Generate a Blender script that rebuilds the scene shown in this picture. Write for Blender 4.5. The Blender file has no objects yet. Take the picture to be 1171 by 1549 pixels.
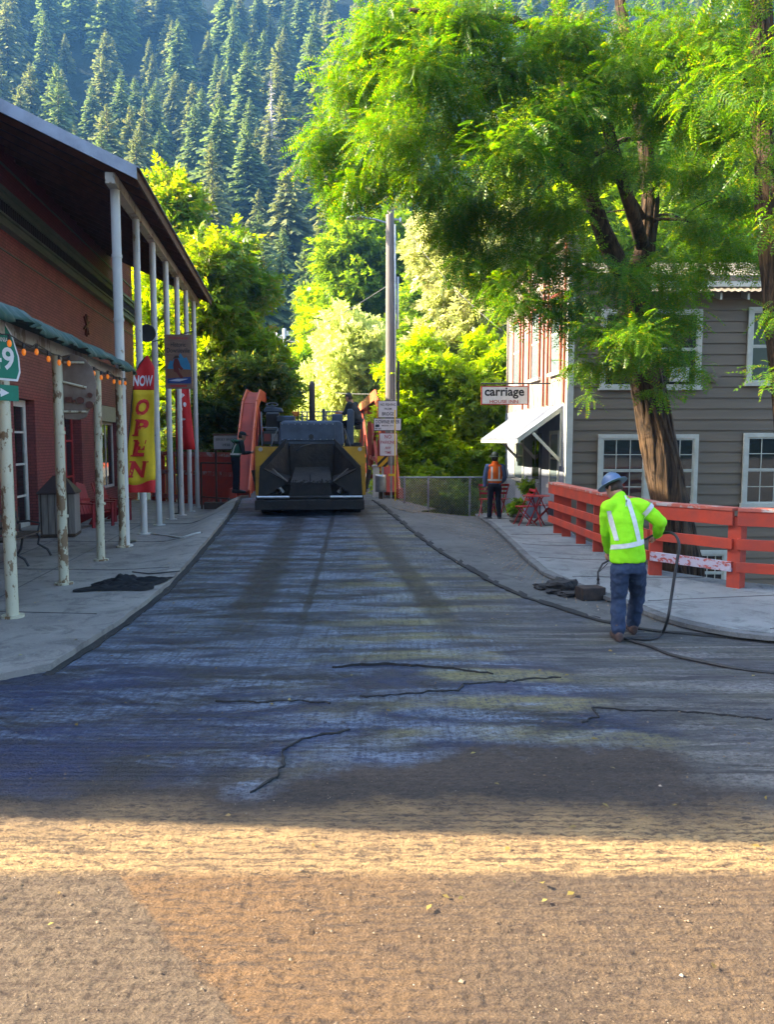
import bpy, bmesh, math, random
import numpy as np
from mathutils import Vector, Matrix, noise as mnoise
random.seed(7); rng = np.random.default_rng(11)
S = bpy.context.scene
COL = S.collection
R = math.radians
# ---------------------------------------------------------------- camera model (used to place real things at real depths)
FPX, CX, CY, EYE = 1200.0, 585.5, 774.5, 2.1
PT = math.atan(107.5 / 1200)
def ray(px, py):
    u = (px - CX) / FPX; v = (CY - py) / FPX
    return Vector((u, math.cos(PT) + v * math.sin(PT), -math.sin(PT) + v * math.cos(PT)))
def at(px, py, Y):
    d = ray(px, py); return Vector((0, 0, EYE)) + d * (Y / d.y)
def sm(t):
    t = max(0.0, min(1.0, t)); return t * t * (3 - 2 * t)
def lerp(a, b, t): return a + (b - a) * t
def pl(pts, y):                                   # piecewise linear x(y)
    if y <= pts[0][1]: return pts[0][0]
    for (x0, y0), (x1, y1) in zip(pts, pts[1:]):
        if y <= y1: return lerp(x0, x1, (y - y0) / (y1 - y0))
    return pts[-1][0]
KL = [(-3.15, 7.0), (-3.12, 9.0), (-3.2, 11.5), (-3.55, 16.0), (-3.9, 20.0), (-4.5, 24.0), (-5.2, 30.0)]
KR = [(2.5, 9.0), (2.05, 10.8), (1.3, 13.8), (.55, 17.1), (-.1, 21.0), (-.4, 24.0), (-.9, 30.0)]
def h(x, y):                                      # height of the road and of what is laid beside it
    rise = .42 * sm((y - 9.5) / 13.0)
    xl, xr = pl(KL, y), pl(KR, y)
    w = sm((x - (xl - 1.2)) / 1.2) * (1 - sm((x - xr) / 2.6))
    low = -.25 * sm((y - 18) / 10) * (1 - sm((x + 5.5) / 1.5))
    return -.05 + rise * w + low
def hit(px, py, off=0.0):                         # where the ray through a pixel meets that surface
    d = ray(px, py); lo, hi = 1.0, 60.0
    for _ in range(60):
        m = (lo + hi) / 2; p = Vector((0, 0, EYE)) + d * (m / d.y)
        if p.z > h(p.x, p.y) + off: lo = m
        else: hi = m
    return Vector((0, 0, EYE)) + d * (lo / d.y)
# ---------------------------------------------------------------- tagging
def tag(o, label=None, cat=None, group=None, kind=None):
    if label: o['label'] = label
    if cat: o['category'] = cat
    if group: o['group'] = group
    if kind: o['kind'] = kind
    return o
def empty(name, loc=(0, 0, 0), rz=0, label=None, cat=None, group=None):
    o = bpy.data.objects.new(name, None); COL.objects.link(o)
    o.location = loc; o.rotation_euler = (0, 0, rz); o.empty_display_size = .2
    return tag(o, label, cat, group)
def copy_tree(o, parent=None):
    c = o.copy(); COL.objects.link(c); c.parent = parent
    for ch in list(o.children): copy_tree(ch, c)
    return c
def inv(root):
    return (Matrix.Translation(root.location) @ root.rotation_euler.to_matrix().to_4x4()).inverted()
# ---------------------------------------------------------------- mesh builder
class MB:
    def __init__(s, T=None): s.V = []; s.F = []; s.T = T
    def add(s, pts, faces):
        b = len(s.V)
        for p in pts:
            p = Vector(p); s.V.append(s.T @ p if s.T else p)
        for f in faces: s.F.append([b + i for i in f])
    def box(s, x0, x1, y0, y1, z0, z1, m=None):
        P = [Vector((x, y, z)) for z in (z0, z1) for y in (y0, y1) for x in (x0, x1)]
        if m: P = [m @ p for p in P]
        s.add(P, [(0, 2, 3, 1), (4, 5, 7, 6), (0, 1, 5, 4), (2, 6, 7, 3), (0, 4, 6, 2), (1, 3, 7, 5)])
    def beam(s, a, b, w, t, up=(0, 0, 1)):
        a, b = Vector(a), Vector(b); d = (b - a).normalized(); up = Vector(up)
        if abs(d.dot(up)) > .98: up = Vector((0, 1, 0))
        sx = d.cross(up).normalized() * (w / 2); sz = sx.normalized().cross(d).normalized() * (t / 2)
        s.add([a - sx - sz, a + sx - sz, a + sx + sz, a - sx + sz, b - sx - sz, b + sx - sz, b + sx + sz, b - sx + sz],
              [(0, 3, 2, 1), (4, 5, 6, 7), (0, 1, 5, 4), (1, 2, 6, 5), (2, 3, 7, 6), (3, 0, 4, 7)])
    def tube(s, pts, r, n=8, caps=True):
        pts = [Vector(p) for p in pts]; m = len(pts)
        rs = r if isinstance(r, (list, tuple)) else [r] * m
        V = []; F = []; ref = None
        for i, p in enumerate(pts):
            d = (pts[min(i + 1, m - 1)] - pts[max(i - 1, 0)]).normalized()
            if ref is None:
                ref = Vector((1, 0, 0)) if abs(d.x) < .8 else Vector((0, 1, 0))
            a = (ref - d * ref.dot(d)).normalized(); ref = a; b = d.cross(a)
            for k in range(n):
                t = 2 * math.pi * k / n; V.append(p + (a * math.cos(t) + b * math.sin(t)) * rs[i])
        for i in range(m - 1):
            for k in range(n):
                k2 = (k + 1) % n; F.append((i * n + k, i * n + k2, (i + 1) * n + k2, (i + 1) * n + k))
        if caps: F.append(tuple(range(n))[::-1]); F.append(tuple((m - 1) * n + k for k in range(n)))
        s.add(V, F)
    def loft(s, rings, n=20):                     # rings: (centre, half axis a, half axis b)
        V = []; F = []
        for c, a, b in rings:
            c, a, b = Vector(c), Vector(a), Vector(b)
            for k in range(n):
                t = 2 * math.pi * k / n; V.append(c + a * math.cos(t) + b * math.sin(t))
        m = len(rings)
        for i in range(m - 1):
            for k in range(n):
                k2 = (k + 1) % n; F.append((i * n + k, i * n + k2, (i + 1) * n + k2, (i + 1) * n + k))
        F.append(tuple(range(n))[::-1]); F.append(tuple((m - 1) * n + k for k in range(n)))
        s.add(V, F)
    def ball(s, c, r, n=12, m=8):
        c = Vector(c); r = Vector(r) if not isinstance(r, (int, float)) else Vector((r, r, r)); V = []; F = []
        for i in range(m + 1):
            a = math.pi * i / m
            for k in range(n):
                t = 2 * math.pi * k / n
                V.append(c + Vector((r.x * math.sin(a) * math.cos(t), r.y * math.sin(a) * math.sin(t), r.z * math.cos(a))))
        for i in range(m):
            for k in range(n):
                k2 = (k + 1) % n; F.append((i * n + k, (i + 1) * n + k, (i + 1) * n + k2, i * n + k2))
        s.add(V, F)
    def prism(s, pts, ext):                       # polygon extruded by a vector
        pts = [Vector(p) for p in pts]; e = Vector(ext); n = len(pts)
        F = [tuple(range(n)), tuple(range(2 * n - 1, n - 1, -1))]
        F += [(i, n + i, n + (i + 1) % n, (i + 1) % n) for i in range(n)]
        s.add(pts + [p + e for p in pts], F)
    def sheet(s, rows, skirt=0.0):                # grid of points, optional skirt going down at the rim
        m, n = len(rows), len(rows[0]); V = [Vector(p) for r in rows for p in r]
        F = [(i * n + j, i * n + j + 1, (i + 1) * n + j + 1, (i + 1) * n + j) for i in range(m - 1) for j in range(n - 1)]
        if skirt:
            rim = [j for j in range(n)] + [i * n + n - 1 for i in range(1, m)] + [(m - 1) * n + j for j in range(n - 2, -1, -1)] + [i * n for i in range(m - 2, 0, -1)]
            b = len(V); V += [V[i] - Vector((0, 0, skirt)) for i in rim]; k = len(rim)
            F += [(rim[i], rim[(i + 1) % k], b + (i + 1) % k, b + i) for i in range(k)]
        s.add(V, F)
    def build(s, name, mat, parent=None, smooth=False, bevel=0.0, kind=None, label=None):
        me = bpy.data.meshes.new(name)
        me.from_pydata([tuple(v) for v in s.V], [], s.F); me.validate(); 
        bm = bmesh.new(); bm.from_mesh(me); bmesh.ops.recalc_face_normals(bm, faces=bm.faces) if not kind == 'structure' else None
        if smooth == 'auto':
            for f in bm.faces: f.smooth = True
            for e in bm.edges:
                if len(e.link_faces) == 2 and e.calc_face_angle(0) > .7: e.smooth = False
        bm.to_mesh(me); bm.free()
        if smooth is True: me.polygons.foreach_set('use_smooth', [True] * len(me.polygons))
        me.materials.append(mat)
        o = bpy.data.objects.new(name, me); COL.objects.link(o); o.parent = parent
        if bevel:
            b = o.modifiers.new('bevel', 'BEVEL'); b.width = bevel; b.segments = 2; b.limit_method = 'ANGLE'
        if kind: o['kind'] = kind
        if label: o['label'] = label
        return o
def np_obj(name, V, F, mat, parent=None, smooth=False):
    me = bpy.data.meshes.new(name); nf, k = F.shape
    me.vertices.add(len(V)); me.vertices.foreach_set('co', np.ascontiguousarray(V, dtype=np.float32).ravel())
    me.loops.add(nf * k); me.loops.foreach_set('vertex_index', np.ascontiguousarray(F, dtype=np.int32).ravel())
    me.polygons.add(nf); me.polygons.foreach_set('loop_start', np.arange(0, nf * k, k, dtype=np.int32))
    me.update(calc_edges=True); me.materials.append(mat)
    if smooth: me.polygons.foreach_set('use_smooth', [True] * nf)
    o = bpy.data.objects.new(name, me); COL.objects.link(o); o.parent = parent
    return o
# ---------------------------------------------------------------- materials
class NT:
    def __init__(s, name):
        s.m = bpy.data.materials.new(name); s.m.use_nodes = True; s.t = s.m.node_tree; s.t.nodes.clear()
        s.out = s.t.nodes.new('ShaderNodeOutputMaterial')
        s.tc = s.t.nodes.new('ShaderNodeTexCoord')
    def L(s, a, b): s.t.links.new(a, b)
    def put(s, sock, v):
        if isinstance(v, bpy.types.NodeSocket): s.L(v, sock)
        elif isinstance(v, (tuple, list)):
            sock.default_value = (tuple(v) + (1.0,))[:len(sock.default_value)] if len(v) < len(sock.default_value) else v
        else:
            sock.default_value = v
    def n(s, typ, ins={}, **props):
        nd = s.t.nodes.new('ShaderNode' + typ)
        for k, v in props.items(): setattr(nd, k, v)
        for k, v in ins.items(): s.put(nd.inputs[k], v)
        return nd
    def math(s, op, a, b=0.0, c=0.0, clamp=False):
        nd = s.n('Math', {0: a, 1: b, 2: c}, operation=op); nd.use_clamp = clamp; return nd.outputs[0]
    def mix(s, f, a, b):
        nd = s.n('Mix', {}, data_type='RGBA'); s.put(nd.inputs[0], f); s.put(nd.inputs[6], a); s.put(nd.inputs[7], b); return nd.outputs[2]
    def vec(s, scale=(1, 1, 1), loc=(0, 0, 0), rot=(0, 0, 0), src=None):
        return s.n('Mapping', {'Vector': src or s.tc.outputs['Object'], 'Scale': scale, 'Location': loc, 'Rotation': rot}).outputs[0]
    def noise(s, scale=5, detail=5, rough=.55, vec=None, dist=0.0):
        return s.n('TexNoise', {'Vector': vec or s.tc.outputs['Object'], 'Scale': scale, 'Detail': detail, 'Roughness': rough, 'Distortion': dist}).outputs[0]
    def ramp(s, f, a, b): return s.n('MapRange', {0: f, 1: a, 2: b, 3: 0.0, 4: 1.0}, clamp=True).outputs[0]
    def bump(s, hgt, strength=.3, dist=.01, nrm=None):
        nd = s.n('Bump', {'Height': hgt, 'Strength': strength, 'Distance': dist})
        if nrm: s.L(nrm, nd.inputs['Normal'])
        return nd.outputs[0]
    def bsdf(s, col, rough=.6, metal=0.0, spec=.5, nrm=None, **kw):
        b = s.n('BsdfPrincipled', {'Base Color': col, 'Roughness': rough, 'Metallic': metal, 'Specular IOR Level': spec})
        if nrm: s.L(nrm, b.inputs['Normal'])
        for k, v in kw.items(): s.put(b.inputs[k.replace('_', ' ')], v)
        s.L(b.outputs[0], s.out.inputs[0]); return b
def simple(name, col, col2=None, scale=4, rough=.6, bump=.15, bscale=60, metal=0.0, spec=.4, stretch=(1, 1, 1), dist=.01, lo=.35, hi=.65):
    t = NT(name); v = t.vec(stretch)
    f = t.ramp(t.noise(scale, 6, .6, v), lo, hi)
    c2 = col2 or tuple(c * .72 for c in col)
    c = t.mix(f, col, c2)
    nb = t.noise(bscale, 4, .6, v)
    r = t.math('ADD', t.math('MULTIPLY', nb, .2), rough - .1, clamp=True)
    t.bsdf(c, r, metal, spec, t.bump(nb, bump, dist)); return t.m
def chipped(name, paint, under, amount=.42, scale=9, stretch=(1, 1, .5), rough=.55):
    t = NT(name); v = t.vec(stretch)
    n1 = t.noise(scale, 8, .68, v); n0 = t.noise(1.5, 2, .5)
    f = t.ramp(t.math('ADD', n1, t.math('MULTIPLY', t.math('SUBTRACT', n0, .5), .35)), amount - .02, amount + .02)
    dirt = t.ramp(t.noise(3, 5, .6, v), .3, .75)
    p = t.mix(dirt, paint, tuple(c * .78 for c in paint))
    t.bsdf(t.mix(f, under, p), rough, 0, .4, t.bump(f, .5, .002)); return t.m
def leafmat(name, a, b, c, trans=.5, scale=.6, gloss=.35):
    t = NT(name)
    geo = t.n('NewGeometry')
    rnd = geo.outputs['Random Per Island']
    n0 = t.ramp(t.noise(scale, 3, .5), .35, .65)
    c1 = t.mix(n0, a, b)
    c2 = t.mix(t.ramp(rnd, .80, 1.0), c1, c)
    c3 = t.mix(t.math('MULTIPLY', t.math('FRACT', t.math('MULTIPLY', rnd, 17.0)), .45), c2, tuple(x * .35 for x in a))
    bs = t.n('BsdfPrincipled', {'Base Color': c3, 'Roughness': gloss, 'Specular IOR Level': .35})
    hs = t.n('HueSaturation', {'Hue': .485, 'Saturation': 1.1, 'Value': 2.3, 'Color': c3})
    tr = t.n('BsdfTranslucent', {'Color': hs.outputs[0]})
    mx = t.n('MixShader', {0: trans}); t.L(bs.outputs[0], mx.inputs[1]); t.L(tr.outputs[0], mx.inputs[2])
    t.L(mx.outputs[0], t.out.inputs[0]); return t.m
MAT = {}
MAT['white_paint'] = simple('white_paint', (.62, .60, .54), (.50, .48, .42), 6, .5, .1)
MAT['post_paint'] = chipped('post_paint', (.56, .53, .37), (.19, .12, .06), .455, 8)
MAT['post_clean'] = chipped('post_clean', (.60, .60, .56), (.30, .24, .15), .33, 6)
MAT['red_wood'] = simple('red_wood', (.50, .052, .02), (.33, .05, .03), 3, .7, .35, 30, stretch=(1, 1, 1))
MAT['red_top'] = chipped('red_top', (.50, .12, .08), (.42, .36, .34), .45, 5, (1, 1, 1))
MAT['peeling'] = chipped('peeling', (.40, .08, .06), (.42, .38, .44), .55, 9, (1, 1, 2))
MAT['bridge_red'] = simple('bridge_red', (.42, .060, .028), (.27, .04, .022), 1.5, .75, .2)
MAT['black'] = simple('black_metal', (.022, .022, .024), (.035, .034, .034), 8, .5, .15)
MAT['rubber'] = simple('rubber', (.02, .02, .021), (.03, .03, .03), 20, .55, .1)
MAT['steel'] = simple('galvanised_steel', (.45, .47, .48), (.33, .34, .35), 8, .38, .05, metal=.8)
MAT['rust'] = simple('rusty_steel', (.10, .045, .022), (.045, .028, .02), 6, .8, .4)
MAT['dark_wood'] = simple('dark_wood', (.09, .06, .04), (.05, .035, .025), 4, .75, .4, 30, stretch=(3, 3, .6))
MAT['grey_wood'] = simple('weathered_wood', (.28, .25, .22), (.17, .15, .13), 5, .8, .5, 30, stretch=(4, 4, .3))
def glassmat(name, col=(.012, .015, .016)):
    t = NT(name); v = t.noise(1.2, 2, .5)
    t.bsdf(col, .04, 0, .9, t.bump(v, .05, .02)); return t.m
MAT['glass'] = glassmat('window_glass')
# ---------------------------------------------------------------- world, sun, camera
SUN = Vector((-1, .075, math.tan(R(32)) * 1.005)).normalized()
W = bpy.data.worlds.new('World'); S.world = W; W.use_nodes = True
nt = W.node_tree; bg = nt.nodes['Background']
sky = nt.nodes.new('ShaderNodeTexSky'); sky.sky_type = 'NISHITA'; sky.sun_disc = False
sky.sun_elevation = R(32); sky.sun_rotation = R(-84.3); sky.air_density = .8; sky.dust_density = 2.2; sky.ozone_density = .6
nt.links.new(sky.outputs[0], bg.inputs[0]); bg.inputs[1].default_value = .15
sl = bpy.data.lights.new('sun', 'SUN'); sl.energy = 5.0; sl.angle = R(.6); sl.color = (1, .86, .62)
so = bpy.data.objects.new('sun', sl); COL.objects.link(so); so.rotation_euler = SUN.to_track_quat('Z', 'Y').to_euler()
cam = bpy.data.cameras.new('camera'); co = bpy.data.objects.new('camera', cam); COL.objects.link(co)
co.location = (0, 0, EYE); co.rotation_euler = (R(90) - PT, 0, 0)
cam.sensor_fit = 'VERTICAL'; cam.sensor_height = 36; cam.lens = 36 * FPX / 1549; cam.clip_end = 5000; cam.clip_start = .05
S.camera = co
S.view_settings.view_transform = 'Standard'; S.view_settings.look = 'None'; S.view_settings.exposure = 2.6; S.view_settings.gamma = 1
S.render.resolution_x = 775; S.render.resolution_y = 1024
S.render.engine = 'CYCLES'
# ---------------------------------------------------------------- road material
def road_mat():
    t = NT('milled_road'); P = t.n('SeparateXYZ', {0: t.tc.outputs['Object']}); X, Y = P.outputs[0], P.outputs[1]
    A = lambda a, b: t.math('ADD', a, b)
    Mu = lambda a, b: t.math('MULTIPLY', a, b)
    # tack coat: dark bituminous film over the milled lane; it ends in a ragged edge
    n1 = t.noise(.9, 5, .6, dist=.4); n2 = t.noise(3.5, 4, .6)
    e = A(A(Y, Mu(A(n1, -.5), 1.3)), Mu(A(n2, -.5), .35))
    left = t.ramp(X, .6, -1.0)
    edge = t.math('SUBTRACT', 5.35, Mu(left, .65))
    tack = t.ramp(t.math('SUBTRACT', e, edge), -.12, .18)
    # dry dusty strip at the right, towards the kerb
    d = t.math('SUBTRACT', A(X, Mu(A(n1, -.5), 1.6)), t.math('MULTIPLY', t.math('SUBTRACT', 12.0, Y), .30))
    dry = Mu(t.ramp(d, -.2, .35), t.ramp(Y, 9.8, 8.8))
    dry2 = Mu(t.ramp(t.math('SUBTRACT', X, Mu(t.math('SUBTRACT', 13.5, Y), .23)), -.1, .5), .55)
    tackm = Mu(tack, t.math('SUBTRACT', 1.0, Mu(t.math('MAXIMUM', dry, dry2), .85)))
    # milling grooves: across the near street along x, along the lane further on
    vx = t.vec((1.3, 6, 1)); gx = t.noise(5.5, 7, .78, vx, dist=.25)
    vy = t.vec((14, .9, 1), rot=(0, 0, R(-5))); gy = t.noise(2.0, 5, .7, vy)
    vf = t.vec((1, 1.7, 1)); grit = t.noise(20, 8, .82, vf)
    rows = t.n('TexWave', {'Vector': t.vec((.05, 1, 1)), 'Scale': 4.6, 'Distortion': .7, 'Detail': 3.0, 'Detail Scale': 3.0}, bands_direction='Y').outputs[1]
    peb = t.n('TexVoronoi', {'Vector': t.vec((1, 1.6, 1)), 'Scale': 62.0, 'Randomness': 1.0}).outputs[0]
    lane = t.ramp(Y, 6.0, 7.2)
    # colours
    n3 = t.noise(.55, 5, .6, t.vec((.6, 1.7, 1)))
    gold = t.mix(t.ramp(n3, .38, .62), (.62, .40, .17), (.38, .24, .11))
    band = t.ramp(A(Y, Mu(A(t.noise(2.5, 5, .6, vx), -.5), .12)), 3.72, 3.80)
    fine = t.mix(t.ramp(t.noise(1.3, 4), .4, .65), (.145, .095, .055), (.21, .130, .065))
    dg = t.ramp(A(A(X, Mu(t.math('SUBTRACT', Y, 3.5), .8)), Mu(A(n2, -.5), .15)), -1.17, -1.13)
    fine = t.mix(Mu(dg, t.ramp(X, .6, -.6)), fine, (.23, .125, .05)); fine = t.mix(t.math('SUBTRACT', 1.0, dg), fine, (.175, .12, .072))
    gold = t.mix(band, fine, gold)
    gold = t.mix(Mu(t.ramp(A(gx, Mu(grit, .5)), .78, .64), .9), gold, (.085, .052, .032))  # low spots of the relief darkened in the colour as their shadows
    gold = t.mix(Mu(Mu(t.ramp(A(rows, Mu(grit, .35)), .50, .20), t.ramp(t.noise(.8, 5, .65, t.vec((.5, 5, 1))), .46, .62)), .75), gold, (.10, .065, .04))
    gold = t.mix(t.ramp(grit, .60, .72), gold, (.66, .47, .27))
    gold = t.mix(t.ramp(A(Y, Mu(A(n1, -.5), .9)), 4.15, 4.6), gold, t.mix(t.ramp(A(Mu(n3, .5), Mu(grit, .5)), .42, .6), (.035, .027, .022), (.115, .085, .062)))  # colour darkened beyond the shadow edge to deepen the building's shade
    dryc = t.mix(t.ramp(t.noise(5, 6, .7, t.vec((.4, 3, 1))), .42, .62), (.06, .056, .052), (.13, .125, .115))
    dryc = t.mix(Mu(t.ramp(t.noise(1.6, 6, .7, t.vec((.3, 2.4, 1), loc=(3, 1, 0)), dist=.5), .48, .60), t.ramp(grit, .38, .56)), dryc, (.30, .285, .26))
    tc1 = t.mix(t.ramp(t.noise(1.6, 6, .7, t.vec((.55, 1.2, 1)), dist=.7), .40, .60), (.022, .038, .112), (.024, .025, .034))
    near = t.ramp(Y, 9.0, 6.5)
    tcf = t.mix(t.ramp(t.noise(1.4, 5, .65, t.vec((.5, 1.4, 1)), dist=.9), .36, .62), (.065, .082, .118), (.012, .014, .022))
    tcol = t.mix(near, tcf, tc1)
    # tree reflections and dust painted into the coat's colour as yellowish arcs
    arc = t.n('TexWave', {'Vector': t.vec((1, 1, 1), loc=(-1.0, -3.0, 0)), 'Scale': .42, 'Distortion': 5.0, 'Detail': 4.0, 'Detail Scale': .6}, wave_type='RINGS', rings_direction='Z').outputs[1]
    refl_dust = Mu(Mu(t.ramp(arc, .30, .75), t.ramp(t.noise(.8, 4), .40, .54)), t.ramp(X, -1.2, .5))
    refl_dust = Mu(refl_dust, t.ramp(A(Mu(grit, .7), Mu(gy, .3)), .40, .52))
    tcol = t.mix(Mu(refl_dust, .9), tcol, (.30, .27, .12))
    sky_sheen = Mu(Mu(t.ramp(t.noise(1.1, 6, .7, t.vec((.45, 2.2, 1), loc=(4, 2, 0)), dist=.8), .46, .59), t.ramp(A(Mu(gy, .28), A(Mu(grit, .75), Mu(gx, .32))), .60, .78)), .95)  # sky sheen painted into the coat's colour as pale blue streaks
    tcol = t.mix(sky_sheen, tcol, (.30, .38, .50))
    # tyre tracks of the paver
    for a, b, w in ((-1.95, -.045, .34), (.12, -.13, .24), (-1.15, -.03, .06)):
        ln = t.math('ABSOLUTE', t.math('SUBTRACT', X, A(Mu(A(Y, -14.0), b), a)))
        ln = A(ln, Mu(A(n2, -.5), .12))
        k = Mu(Mu(t.ramp(ln, w, w * .5), t.ramp(Y, 7.6, 10.5)), .80)
        tcol = t.mix(k, tcol, (.014, .011, .010))
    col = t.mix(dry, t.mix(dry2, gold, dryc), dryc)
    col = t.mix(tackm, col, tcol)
    gtex = t.mix(t.ramp(Y, 6.3, 7.2), gx, gy)
    hgt = A(A(Mu(A(gx, Mu(rows, .4)), t.math('SUBTRACT', 1.3, Mu(lane, .8))), Mu(gy, Mu(lane, .55))), A(Mu(grit, 1.1), Mu(peb, .5)))
    rough = t.mix(tackm, (.9, .9, .9), t.mix(t.ramp(n2, .35, .6), (.30, .30, .30), (.55, .55, .55)))
    rs = t.n('SeparateXYZ', {0: rough}).outputs[0]
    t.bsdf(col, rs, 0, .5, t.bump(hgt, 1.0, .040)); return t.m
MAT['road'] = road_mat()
def concrete(name, a, b, joints=False, rough=.85):
    t = NT(name); f = t.ramp(t.noise(.8, 6, .65), .35, .65); c = t.mix(f, a, b)
    c = t.mix(t.math('MULTIPLY', t.ramp(t.noise(2.2, 7, .75, dist=.9), .50, .62), .7), c, tuple(x * .55 for x in b))
    g = t.noise(70, 5, .7); c = t.mix(t.ramp(g, .58, .70), c, tuple(min(1, x * 1.35) for x in a))
    t.bsdf(c, rough, 0, .3, t.bump(t.math('ADD', g, t.noise(9, 4, .7)), .6, .010)); return t.m
MAT['walk'] = concrete('sidewalk_concrete', (.30, .275, .235), (.20, .18, .16))
MAT['walk_r'] = concrete('sidewalk_concrete_right', (.25, .26, .25), (.17, .175, .175))
MAT['apron'] = concrete('old_asphalt', (.13, .128, .122), (.085, .083, .08))
MAT['soil'] = concrete('soil', (.10, .075, .045), (.05, .045, .025))
MAT['kerb'] = concrete('kerb_edge', (.19, .19, .185), (.09, .09, .088))
MAT['joint'] = concrete('joint', (.13, .12, .11), (.09, .085, .08))
MAT['tar'] = concrete('tar_edge', (.016, .016, .018), (.035, .033, .03))
# ---------------------------------------------------------------- ground
FENCE = [(3.72, 19.2), (3.92, 17.2), (3.98, 16.2), (4.04, 15.0), (4.2, 12.5), (5.0, 11.35), (6.3, 10.5), (9.5, 8.9), (20, 4)]
def fence_x(y):
    P = FENCE[::-1]; return pl([(a, b) for a, b in P], y)
def gh(x, y):
    z = h(x, y) - .30
    bank = sm((x - (fence_x(y) + .15)) / .8) if 4 < y < 20.5 else (1 if (y >= 20.5 and x > 3.4) else 0)
    z -= 1.5 * bank
    edge = 22.6 if x > .2 else (24.5 if x > -4.8 else 31.5)
    z -= 4.0 * sm((y - edge) / 6)
    if y > 75: z += 6 * sm((y - 75) / 30)
    return z
g = MB()
xs = [-400, -150, -60, -30, -15, -10] + [-8 + .5 * i for i in range(45)] + [16, 22, 35, 60, 150, 400]
ys = [-400, -60, -20, 0, 4] + [6 + .5 * i for i in range(60)] + [38, 44, 50, 60, 75, 90, 110, 140]
g.sheet([[(x, y, gh(x, y) - (.05 if y > 3 else .3)) for x in xs] for y in ys])
g.build('ground', MAT['soil'], kind='structure', smooth=True)
# river under the bridge
rv = MB(); rv.sheet([[(x, y, -3.2) for x in (-80, -20, 0, 20, 80)] for y in (30, 45, 66)])
tw = NT('river_water'); tw.bsdf((.03, .05, .045), .08, 0, .5, tw.bump(tw.noise(6, 4), .4, .03)); rv.build('river', tw.m, kind='structure')
# road sheet
rd = MB()
def fr(a, b, st): return [a + (b - a) * i / max(1, round((b - a) / st)) for i in range(round((b - a) / st) + 1)]
def micro(x, y): return .006 * (mnoise.noise(Vector((x * 1.3, y * 1.3, 3))) + .5 * mnoise.noise(Vector((x * 5, y * 9, 1))))
rx = [-60, -30, -15] + fr(-8, 8, .2) + [15, 30, 60]
rd.sheet([[(x, y, h(x, y) + micro(x, y)) for x in rx] for y in [-60, -20, -6] + fr(-2, 8.8, .15)])
lane_rows = fr(8.8, 24.4, .2)
rd.sheet([[(lerp(pl(KL, y) - .35, pl(KR, y) + .6, i / 40.0), y, h(lerp(pl(KL, y) - .35, pl(KR, y) + .6, i / 40.0), y) + micro(lerp(pl(KL, y) - .35, pl(KR, y) + .6, i / 40.0), y)) for i in range(41)] for y in lane_rows])
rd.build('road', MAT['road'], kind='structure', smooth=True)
mp = MB(); rows_ = []; y = 2.15; k = 0
while y < 7.9:
    r_ = []; st = .0115 + .0016 * (y - 2.15); nx = int((1.1 + y * .62) * 2 / (st * 1.5)); nx = 460
    hw = 1.25 + y * .56
    for j in range(nx + 1):
        x = -hw + 2 * hw * j / nx; f = min(1, (j / nx) * 12, (1 - j / nx) * 12, (y - 2.1) * 4, (7.9 - y) * 1.2); f = max(0, f)
        lane = sm((y - 5.6) / 1.2)
        g1 = mnoise.fractal(Vector((x * 9, y * 24, 1)), .9, 2.1, 4) ; g2 = mnoise.fractal(Vector((x * 30, y * 34, 5)), .8, 2.0, 3); g3 = mnoise.noise(Vector((x * .9, y * 1.4, 7)))
        rw = abs(math.sin(y * 46 + g3 * .9 + .12 * g1)) ** .5
        z = (.0060 * g1 + .0080 * g2) * (1 + .5 * g3) * (1 - .45 * lane) + .0085 * (rw - .7) * (1 - lane) * max(.05, .55 + 1.6 * mnoise.noise(Vector((x * .8, y * 5, 11)))) + lane * .0035 * mnoise.noise(Vector((x * 26 + .1 * y, y * 2.5, 3)))
        r_.append((x, y, h(x, y) + .014 * f + z * f - .012 * (1 - f)))
    rows_.append(r_); y += st
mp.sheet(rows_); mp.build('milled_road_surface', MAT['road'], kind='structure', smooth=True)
# left sidewalk: ragged saw-cut edge along the lane
def wallx(y): return -6.33 - .12 * y
def walk_sheet(mb, outer, inner, off, skirt, n=26, jag=.0):
    rows = []
    for k, (o_, i_) in enumerate(zip(outer, inner)):
        r_ = []
        for j in range(n + 1):
            t = j / n; t = t ** 1.5
            x = lerp(o_[0], i_[0], t); y = lerp(o_[1], i_[1], t)
            if j == 0 and jag: x += random.uniform(-jag, jag)
            z = h(x, y) + off + .004 * mnoise.noise(Vector((x * 2, y * 2, 0)))
            r_.append((x, y, z))
        rows.append(r_)
    mb.sheet(rows, skirt)
oL = [(-30, 6.7), (-12, 6.7), (-6, 6.75), (-4.3, 6.82), (-3.45, 6.95)]
iL = [(-30, 30), (-16, 30), (wallx(16) - .4, 16), (wallx(12) - .4, 12), (wallx(10) - .4, 10.5)]
for y in fr(7.25, 31.5, .25):
    oL.append((pl(KL, y), y)); iL.append((wallx(y) - .4 if y > 10.5 else wallx(10) - .4, max(y, 10.6 + .01 * y)))
sw = MB(); walk_sheet(sw, oL, iL, .075, .14, jag=.012)
sw.build('left_pavement', MAT['walk'], kind='structure', smooth='auto')
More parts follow.
